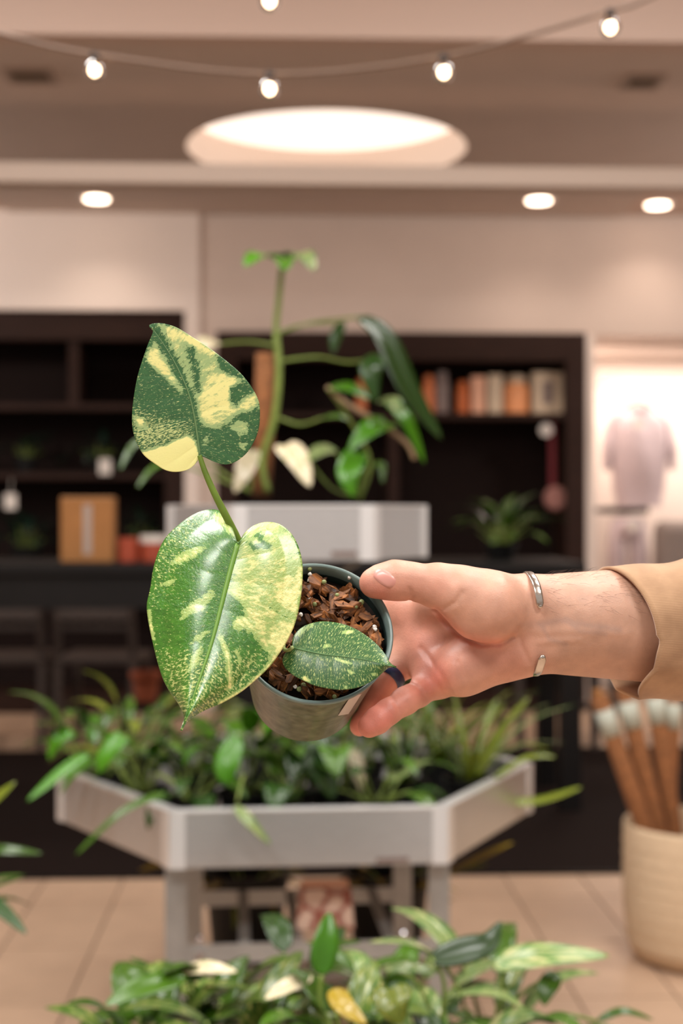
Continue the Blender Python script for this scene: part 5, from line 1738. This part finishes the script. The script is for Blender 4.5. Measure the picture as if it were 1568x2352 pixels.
def surface_nets(lo, hi, h):
    n = [int(math.ceil((b_ - a) / h)) + 1 for a, b_ in zip(lo, hi)]
    n = [((k + 3) // 4) * 4 + 1 for k in n]
    axs = [lo[i] + h * np.arange(n[i]) for i in range(3)]
    # coarse pass
    G = np.stack(np.meshgrid(axs[0][::4], axs[1][::4], axs[2][::4], indexing='ij'), -1)
    cs = G.shape[:3]
    cv = arm_sdf(G.reshape(-1, 3)).reshape(cs)
    V = np.repeat(np.repeat(np.repeat(cv, 4, 0), 4, 1), 4, 2)
    V = V[:n[0], :n[1], :n[2]].astype(np.float32)
    near = np.abs(cv) < h * 4 * 2.6
    M = np.repeat(np.repeat(np.repeat(near, 4, 0), 4, 1), 4, 2)[:n[0], :n[1], :n[2]]
    idx = np.argwhere(M)
    pts = np.stack([axs[0][idx[:, 0]], axs[1][idx[:, 1]], axs[2][idx[:, 2]]], 1)
    vals = np.concatenate([arm_sdf(c) for c in np.array_split(pts, max(1, len(pts) // 300000))])
    V[idx[:, 0], idx[:, 1], idx[:, 2]] = vals
    S_ = V < 0
    # cells that straddle the surface
    c8 = [S_[i:n[0] - 1 + i, j:n[1] - 1 + j, k:n[2] - 1 + k] for i in (0, 1) for j in (0, 1) for k in (0, 1)]
    cnt_ = sum(c.astype(np.int8) for c in c8)
    act = (cnt_ > 0) & (cnt_ < 8)
    ci = np.argwhere(act)
    vid = np.full(act.shape, -1, np.int64)
    vid[act] = np.arange(len(ci))
    acc = np.zeros((len(ci), 3)); num = np.zeros(len(ci))
    corners = [(i, j, k) for i in (0, 1) for j in (0, 1) for k in (0, 1)]
    for a in range(8):
        for ax_ in range(3):
            if corners[a][ax_] == 1:
                continue
            c0 = np.array(corners[a]); c1 = c0.copy(); c1[ax_] = 1
            i0 = ci + c0; i1 = ci + c1
            v0 = V[i0[:, 0], i0[:, 1], i0[:, 2]]; v1 = V[i1[:, 0], i1[:, 1], i1[:, 2]]
            cr = (v0 < 0) != (v1 < 0)
            t = np.where(cr, v0 / np.where(cr, v0 - v1, 1), 0)
            acc[cr] += (c0 + (c1 - c0) * t[:, None])[cr]
            num[cr] += 1
    verts = np.array(lo) + h * (ci + acc / num[:, None])
    faces = []
    for ax_ in range(3):
        o1, o2 = [(1, 2), (2, 0), (0, 1)][ax_]
        sl0 = [slice(1, n[0] - 1)] * 3
        a0 = [slice(None)] * 3; a1 = [slice(None)] * 3
        for q in range(3):
            if q == ax_:
                a0[q] = slice(0, n[q] - 1); a1[q] = slice(1, n[q])
            else:
                a0[q] = slice(1, n[q] - 1); a1[q] = slice(1, n[q] - 1)
        s0 = S_[tuple(a0)]; s1 = S_[tuple(a1)]
        e = np.argwhere(s0 != s1)
        if len(e) == 0:
            continue
        base = e.copy()
        for q in range(3):
            if q != ax_:
                base[:, q] += 1
        def vv(d1, d2):
            b2 = base.copy(); b2[:, o1] += d1; b2[:, o2] += d2
            return vid[b2[:, 0], b2[:, 1], b2[:, 2]]
        quad = np.stack([vv(-1, -1), vv(0, -1), vv(0, 0), vv(-1, 0)], 1)
        flip = ~s0[e[:, 0], e[:, 1], e[:, 2]]
        quad[flip] = quad[flip][:, ::-1]
        faces.append(quad)
    return verts, np.concatenate(faces)


lo_ = (qpt(780, 1200, 1.0)[0] - 0.0, 0.925, qpt(784, 1740, 1.03)[2])
hi_ = (qpt(1640, 1200, 1.0)[0], 1.145, qpt(784, 1265, 0.95)[2])
hv, hf = surface_nets(lo_, hi_, 0.0010)
ok = (hf >= 0).all(1)
hf = hf[ok]
base_w = q2w(qpt(1560, 1445, 1.02))
person = thing('person', 'person reaching in from the right, open hand with thumb on the pot rim, tan sleeve', 'person', base_w)
hw = np.array([list(q2w(v) - base_w) for v in hv])
me = bpy.data.meshes.new('arm')
me.from_pydata([tuple(v) for v in hw], [], [tuple(int(i) for i in f) for f in hf])
me.update()
# one pass of smoothing takes the grid steps out
bm = bmesh.new(); bm.from_mesh(me)
for _ in range(2):
    bmesh.ops.smooth_vert(bm, verts=bm.verts, factor=0.5, use_axis_x=True, use_axis_y=True, use_axis_z=True)
bmesh.ops.recalc_face_normals(bm, faces=bm.faces)
bm.to_mesh(me); bm.free()
hx = hv[:, 0] / hv[:, 1] * FPX + CX
hy = CY - hv[:, 2] / hv[:, 1] * FPX


def gauss_seg(poly, w):
    g = np.full(len(hx), 1e9)
    pl_ = np.array(poly, float); q = np.stack([hx, hy], 1)
    for a, b_ in zip(pl_[:-1], pl_[1:]):
        ab = b_ - a; apv = q - a
        t = np.clip(apv @ ab / (ab @ ab), 0, 1)
        g = np.minimum(g, np.linalg.norm(apv - t[:, None] * ab, axis=1))
    return np.exp(-(g / w) ** 2)


flush = np.zeros(len(hx))
flush += 0.95 * gauss_seg([(840, 1672), (870, 1655)], 34) + 0.55 * gauss_seg([(900, 1630), (1000, 1560)], 40)
flush += 0.6 * gauss_seg([(836, 1345), (870, 1362)], 28) + 0.25 * gauss_seg([(900, 1340), (1000, 1350)], 40)
flush += 0.4 * gauss_seg([(920, 1420), (960, 1500), (990, 1540)], 55)
flush += 0.3 * gauss_seg([(1000, 1480), (1180, 1520)], 60)
flush += 0.5 * gauss_seg([(810, 1655), (890, 1570)], 40)
flush += 0.35 * gauss_seg([(1005, 1405), (1065, 1466), (1145, 1478)], 14)
flush = np.clip(flush, 0, 1)
vein_a = np.clip(0.9 * gauss_seg([(1240, 1432), (1290, 1425), (1350, 1436), (1420, 1446)], 8) + 0.8 * gauss_seg([(1246, 1440), (1262, 1470), (1300, 1480)], 6)
                 + 0.7 * gauss_seg([(1300, 1420), (1330, 1450), (1390, 1456)], 6) + 0.5 * gauss_seg([(1200, 1440), (1228, 1432)], 10), 0, 1)
fore = np.clip((hx - 1190) / 120, 0, 1)
for nm, arr in (('flush', flush), ('bluevein', vein_a), ('fore', fore)):
    a_ = me.attributes.new(nm, 'FLOAT', 'POINT'); a_.data.foreach_set('value', arr.astype(np.float32))
M_skin = bpy.data.materials.new('skin'); M_skin.use_nodes = True
nt = M_skin.node_tree; b = nt.nodes['Principled BSDF']
N = nt.nodes.new; Lk = nt.links.new


def attr(n_):
    a_ = N('ShaderNodeAttribute'); a_.attribute_name = n_
    return a_.outputs['Fac']


def mixc(f, a_, c_):
    x = N('ShaderNodeMix'); x.data_type = 'RGBA'; Lk(f, x.inputs[0])
    for i, v in ((6, a_), (7, c_)):
        if isinstance(v, tuple): x.inputs[i].default_value = v
        else: Lk(v, x.inputs[i])
    return x.outputs[2]


c1 = mixc(attr('fore'), srgb(212, 162, 138), srgb(202, 158, 134))
c2 = mixc(attr('flush'), c1, srgb(222, 138, 120))
vsc = N('ShaderNodeMath'); vsc.operation = 'MULTIPLY'; vsc.inputs[1].default_value = 0.26; Lk(attr('bluevein'), vsc.inputs[0])
c3 = mixc(vsc.outputs[0], c2, srgb(132, 126, 128))
tc = N('ShaderNodeTexCoord')
n1 = N('ShaderNodeTexNoise'); n1.inputs['Scale'].default_value = 70; n1.inputs['Detail'].default_value = 5; Lk(tc.outputs['Object'], n1.inputs['Vector'])
mr = N('ShaderNodeMapRange'); mr.inputs['From Min'].default_value = 0.3; mr.inputs['From Max'].default_value = 0.7; mr.inputs['To Min'].default_value = 0.86; mr.inputs['To Max'].default_value = 1.07
Lk(n1.outputs[0], mr.inputs['Value'])
hs = N('ShaderNodeHueSaturation'); Lk(c3, hs.inputs['Color']); Lk(mr.outputs[0], hs.inputs['Value'])
Lk(hs.outputs[0], b.inputs['Base Color'])
b.inputs['Roughness'].default_value = 0.48
b.inputs['Subsurface Weight'].default_value = 0.15
b.inputs['Subsurface Radius'].default_value = (0.006, 0.0025, 0.0012)
b.inputs['Subsurface Scale'].default_value = 0.6
vo = N('ShaderNodeTexVoronoi'); vo.inputs['Scale'].default_value = 900; Lk(tc.outputs['Object'], vo.inputs['Vector'])
n3 = N('ShaderNodeTexNoise'); n3.inputs['Scale'].default_value = 260; n3.inputs['Detail'].default_value = 4; Lk(tc.outputs['Object'], n3.inputs['Vector'])
ad = N('ShaderNodeMath'); ad.operation = 'MULTIPLY_ADD'; ad.inputs[1].default_value = 0.5; Lk(vo.outputs['Distance'], ad.inputs[0]); Lk(n3.outputs[0], ad.inputs[2])
bp_ = N('ShaderNodeBump'); bp_.inputs['Strength'].default_value = 0.28; bp_.inputs['Distance'].default_value = 0.0005
Lk(ad.outputs[0], bp_.inputs['Height']); Lk(bp_.outputs[0], b.inputs['Normal'])
arm = link_mesh('arm', me, M_skin, person, smooth=True)
bvh = BVHTree.FromPolygons([tuple(v.co) for v in me.vertices], [tuple(p_.vertices) for p_ in me.polygons])


def on_skin(px, py, off):
    d = (q2w(qpt(px, py, 1.0)) - CAM).normalized()
    h_ = bvh.ray_cast(CAM - base_w, d)
    if h_[0] is None:
        return None
    return h_[0] + h_[1] * off


# thumb nail laid onto the thumb
nail = []
NI, NJ = 11, 9
for j in range(NJ):
    for i in range(NI):
        u = i / (NI - 1) * 2 - 1; v = j / (NJ - 1) * 2 - 1
        ru = u * math.sqrt(max(0, 1 - 0.42 * v * v)); rv = v * math.sqrt(max(0, 1 - 0.42 * u * u))
        px = 883 + ru * 23 + rv * 11
        py = 1328 + ru * 17 - rv * 13
        edge = max(abs(u), abs(v))
        p_ = on_skin(px, py, 0.0010 - 0.0011 * edge ** 6)
        nail.append(p_)
if all(q is not None for q in nail):
    MB().add(nail, [(j * NI + i, j * NI + i + 1, (j + 1) * NI + i + 1, (j + 1) * NI + i) for j in range(NJ - 1) for i in range(NI - 1)]).build(
        'thumb_nail', mat('nail', (222, 158, 146), 0.3), person, smooth=True)
    person.children[-1]['label'] = 'pale pink thumb nail' if person.children else ''

# fine dark hairs on the forearm
hair = MB()
rh = random.Random(5)
cnt_h = 0
for k in range(3000):
    if cnt_h > 420:
        break
    v_ = me.vertices[rh.randrange(len(me.vertices))]
    w_ = base_w + v_.co - CAM
    D_ = w_.dot(F_); px = w_.dot(R_) / D_ * FPX + CX; py = CY - w_.z / D_ * FPX
    if not (1250 < px < 1480) or py > 1415 - rh.random() * 40:
        continue
    cnt_h += 1
    n_ = v_.normal
    tdir = (R_ * rh.uniform(0.4, 1.0) - U_ * rh.uniform(-0.2, 0.6) + F_ * rh.uniform(-.4, .2)).normalized()
    tdir = (tdir - n_ * tdir.dot(n_)).normalized()
    l = rh.uniform(0.005, 0.010)
    a0 = v_.co + n_ * 0.0
    hair.tube([a0, a0 + n_ * l * 0.25 + tdir * l * 0.5, a0 + n_ * l * 0.3 + tdir * l], [0.00006, 0.00005, 0.00002], 3)
tag(hair.build('arm_hair', mat('arm_hair_brown', (74, 52, 40), 0.6), person), kind='stuff')

# sleeve ----------------------------------------------------------
M_slv = bpy.data.materials.new('tan_ribbed_cotton'); M_slv.use_nodes = True
nt = M_slv.node_tree; b = nt.nodes['Principled BSDF']
N = nt.nodes.new; Lk = nt.links.new
b.inputs['Roughness'].default_value = 0.9
b.inputs['Sheen Weight'].default_value = 0.25
at_ = N('ShaderNodeAttribute'); at_.attribute_name = 'rib'
sn = N('ShaderNodeMath'); sn.operation = 'SINE'; Lk(at_.outputs['Fac'], sn.inputs[0])
tc = N('ShaderNodeTexCoord'); n1 = N('ShaderNodeTexNoise'); n1.inputs['Scale'].default_value = 40; n1.inputs['Detail'].default_value = 5; Lk(tc.outputs['Object'], n1.inputs['Vector'])
rp = N('ShaderNodeValToRGB'); rp.color_ramp.elements[0].color = srgb(160, 124, 92); rp.color_ramp.elements[1].color = srgb(190, 152, 116)
rp.color_ramp.elements[0].position = 0.3; rp.color_ramp.elements[1].position = 0.7
Lk(n1.outputs[0], rp.inputs[0]); Lk(rp.outputs[0], b.inputs['Base Color'])
bp_ = N('ShaderNodeBump'); bp_.inputs['Strength'].default_value = 0.16; bp_.inputs['Distance'].default_value = 0.0003
Lk(sn.outputs[0], bp_.inputs['Height']); Lk(bp_.outputs[0], b.inputs['Normal'])
NA, NX = 96, 70
sv = []; rib = []
for i in range(NX):
    f = i / (NX - 1)
    for k in range(NA):
        ph = 2 * math.pi * k / NA              # 0 faces the camera, 90 degrees is up
        c_, s_ = math.cos(ph), math.sin(ph)
        xe_ = 1418 + 56 * max(c_, -0.4) - 24 * s_
        if 250 < math.degrees(ph) < 330:
            xe_ += 16 * math.sin((math.degrees(ph) - 250) / 80 * math.pi * 2)
        xe_ += 6 * math.exp(-((math.degrees(ph) - 355) / 8) ** 2) + 5 * math.sin(3 * ph + 1)
        px = xe_ + (2250 - xe_) * f
        D_ = 1.020 + 0.05 * f
        rz_ = (146 + 26 * min(1, (px - 1400) / 260)) / FPX
        ry_ = 0.041 + 0.010 * f
        cyp = 1452 - 26 * min(1, max(0, (px - 1400) / 260)) * 0.6
        wr = 1 + 0.030 * math.sin(px / 26.0 + 2.4 * s_ + 1.2 * c_) * (0.4 + 0.6 * min(1, f * 5)) + 0.02 * math.sin(px / 61.0 + 3 * ph)
        flare = 1.0 + 0.03 * math.exp(-f * 30)
        q = np.array([(px - CX) / FPX * D_, D_ - c_ * ry_ * wr * flare, (CY - cyp) / FPX * D_ + s_ * rz_ * wr * flare])
        sv.append(q2w(q) - base_w)
        rib.append(ph * 0.045 / 0.0011 * 2 * math.pi)
sf = []
for i in range(NX - 1):
    for k in range(NA):
        k2 = (k + 1) % NA
        sf.append((i * NA + k, (i + 1) * NA + k, (i + 1) * NA + k2, i * NA + k2))
sme = bpy.data.meshes.new('sleeve'); sme.from_pydata(sv, [], sf); sme.update()
a_ = sme.attributes.new('rib', 'FLOAT', 'POINT'); a_.data.foreach_set('value', rib)
bm = bmesh.new(); bm.from_mesh(sme); bmesh.ops.recalc_face_normals(bm, faces=bm.faces); bm.to_mesh(sme); bm.free()
slv = link_mesh('sleeve', sme, M_slv, person, smooth=True)
md = slv.modifiers.new('thickness', 'SOLIDIFY'); md.thickness = 0.0022; md.offset = 0
slv['label'] = 'tan ribbed jacket sleeve'

# bracelet --------------------------------------------------------
M_silver = mat('worn_silver', (200, 192, 182), 0.24, metal=1.0, noise=0.1, nscale=150, bump=0.15, bscale=300)
brp = [(1240, 1394, 0.9735), (1236, 1366, 0.9735), (1229, 1340, 0.979), (1219, 1322, 0.991), (1210, 1318, 1.004), (1206, 1340, 1.022), (1206, 1390, 1.032), (1208, 1440, 1.034), (1210, 1490, 1.031), (1216, 1530, 1.018), (1226, 1548, 1.000), (1234, 1544, 0.988), (1241, 1526, 0.980), (1246, 1507, 0.9765)]
bc = q2w(qpt(1222, 1435, 1.004))
br = thing('bracelet', 'open silver cuff bracelet around the wrist', 'bracelet', q2w(qpt(1222, 1548, 1.004)))
path = catmull([q2w(qpt(*b_)) - br.location for b_ in brp], 8)
mb = MB(); vs = []
for i, p_ in enumerate(path):
    tg = (path[min(i + 1, len(path) - 1)] - path[max(i - 1, 0)]).normalized()
    outv = (p_ - (bc - br.location)); outv -= R_ * outv.dot(R_); outv -= tg * outv.dot(tg); outv.normalize()
    wv_ = tg.cross(outv).normalized()
    e_ = min(1.0, 0.55 + 0.15 * min(i, len(path) - 1 - i))
    hw_, ht_ = 0.0027 * e_, 0.0008
    ring = [(-1, -0.6), (-0.7, -1), (0.7, -1), (1, -0.6), (1, 0.5), (0.6, 1), (-0.6, 1), (-1, 0.5)]
    for (a_, c_) in ring:
        vs.append(p_ + wv_ * (a_ * hw_) + outv * (c_ * ht_ + 0.0006))
n_ = len(path)
fs = [(i * 8 + k, i * 8 + (k + 1) % 8, (i + 1) * 8 + (k + 1) % 8, (i + 1) * 8 + k) for i in range(n_ - 1) for k in range(8)]
fs += [tuple(range(8))[::-1], tuple((n_ - 1) * 8 + k for k in range(8))]
mb.add(vs, fs)
mb.build('cuff_band', M_silver, br, smooth=True)
for p_ in (path[1], path[-2]):
    o = p_ - (bc - br.location); o -= R_ * o.dot(R_); o.normalize()
    bm = bmesh.new(); bmesh.ops.create_uvsphere(bm, u_segments=12, v_segments=8, radius=0.0021)
    for v in bm.verts: v.co *= 1.0
    me_ = bpy.data.meshes.new('finial'); bm.to_mesh(me_); bm.free()
    oo = link_mesh('end_finial', me_, M_silver, br, smooth=True, loc=p_ + o * 0.0005)
    oo.scale = (1.0, 0.55, 0.9)

# blue ring -------------------------------------------------------
ra_ = q2w(qpt(935, 1508, 1.050)); rb3 = q2w(qpt(893, 1556, 1.038))
dr_ = (rb3 - ra_).normalized()
rc_ = ra_ + (rb3 - ra_) * 0.98
rg = thing('finger_ring', 'dark navy blue ring on the finger beside the pot', 'ring', rc_)
RQ = dr_.to_track_quat('Z', 'Y').to_matrix().to_4x4()
MB().lathe([(0.0102, -0.004), (0.0114, -0.0036), (0.0117, 0), (0.0114, 0.0036), (0.0102, 0.004)], 40, M=RQ, capb=False, capt=False).build('band', mat('navy_band', (38, 54, 92), 0.35), rg, smooth=True)
MB().lathe([(0.0102, 0.004), (0.0099, 0.0), (0.0102, -0.004)], 40, M=RQ, capb=False, capt=False).build('inner_band', mat('navy_inner', (24, 32, 52), 0.4), rg, smooth=True)
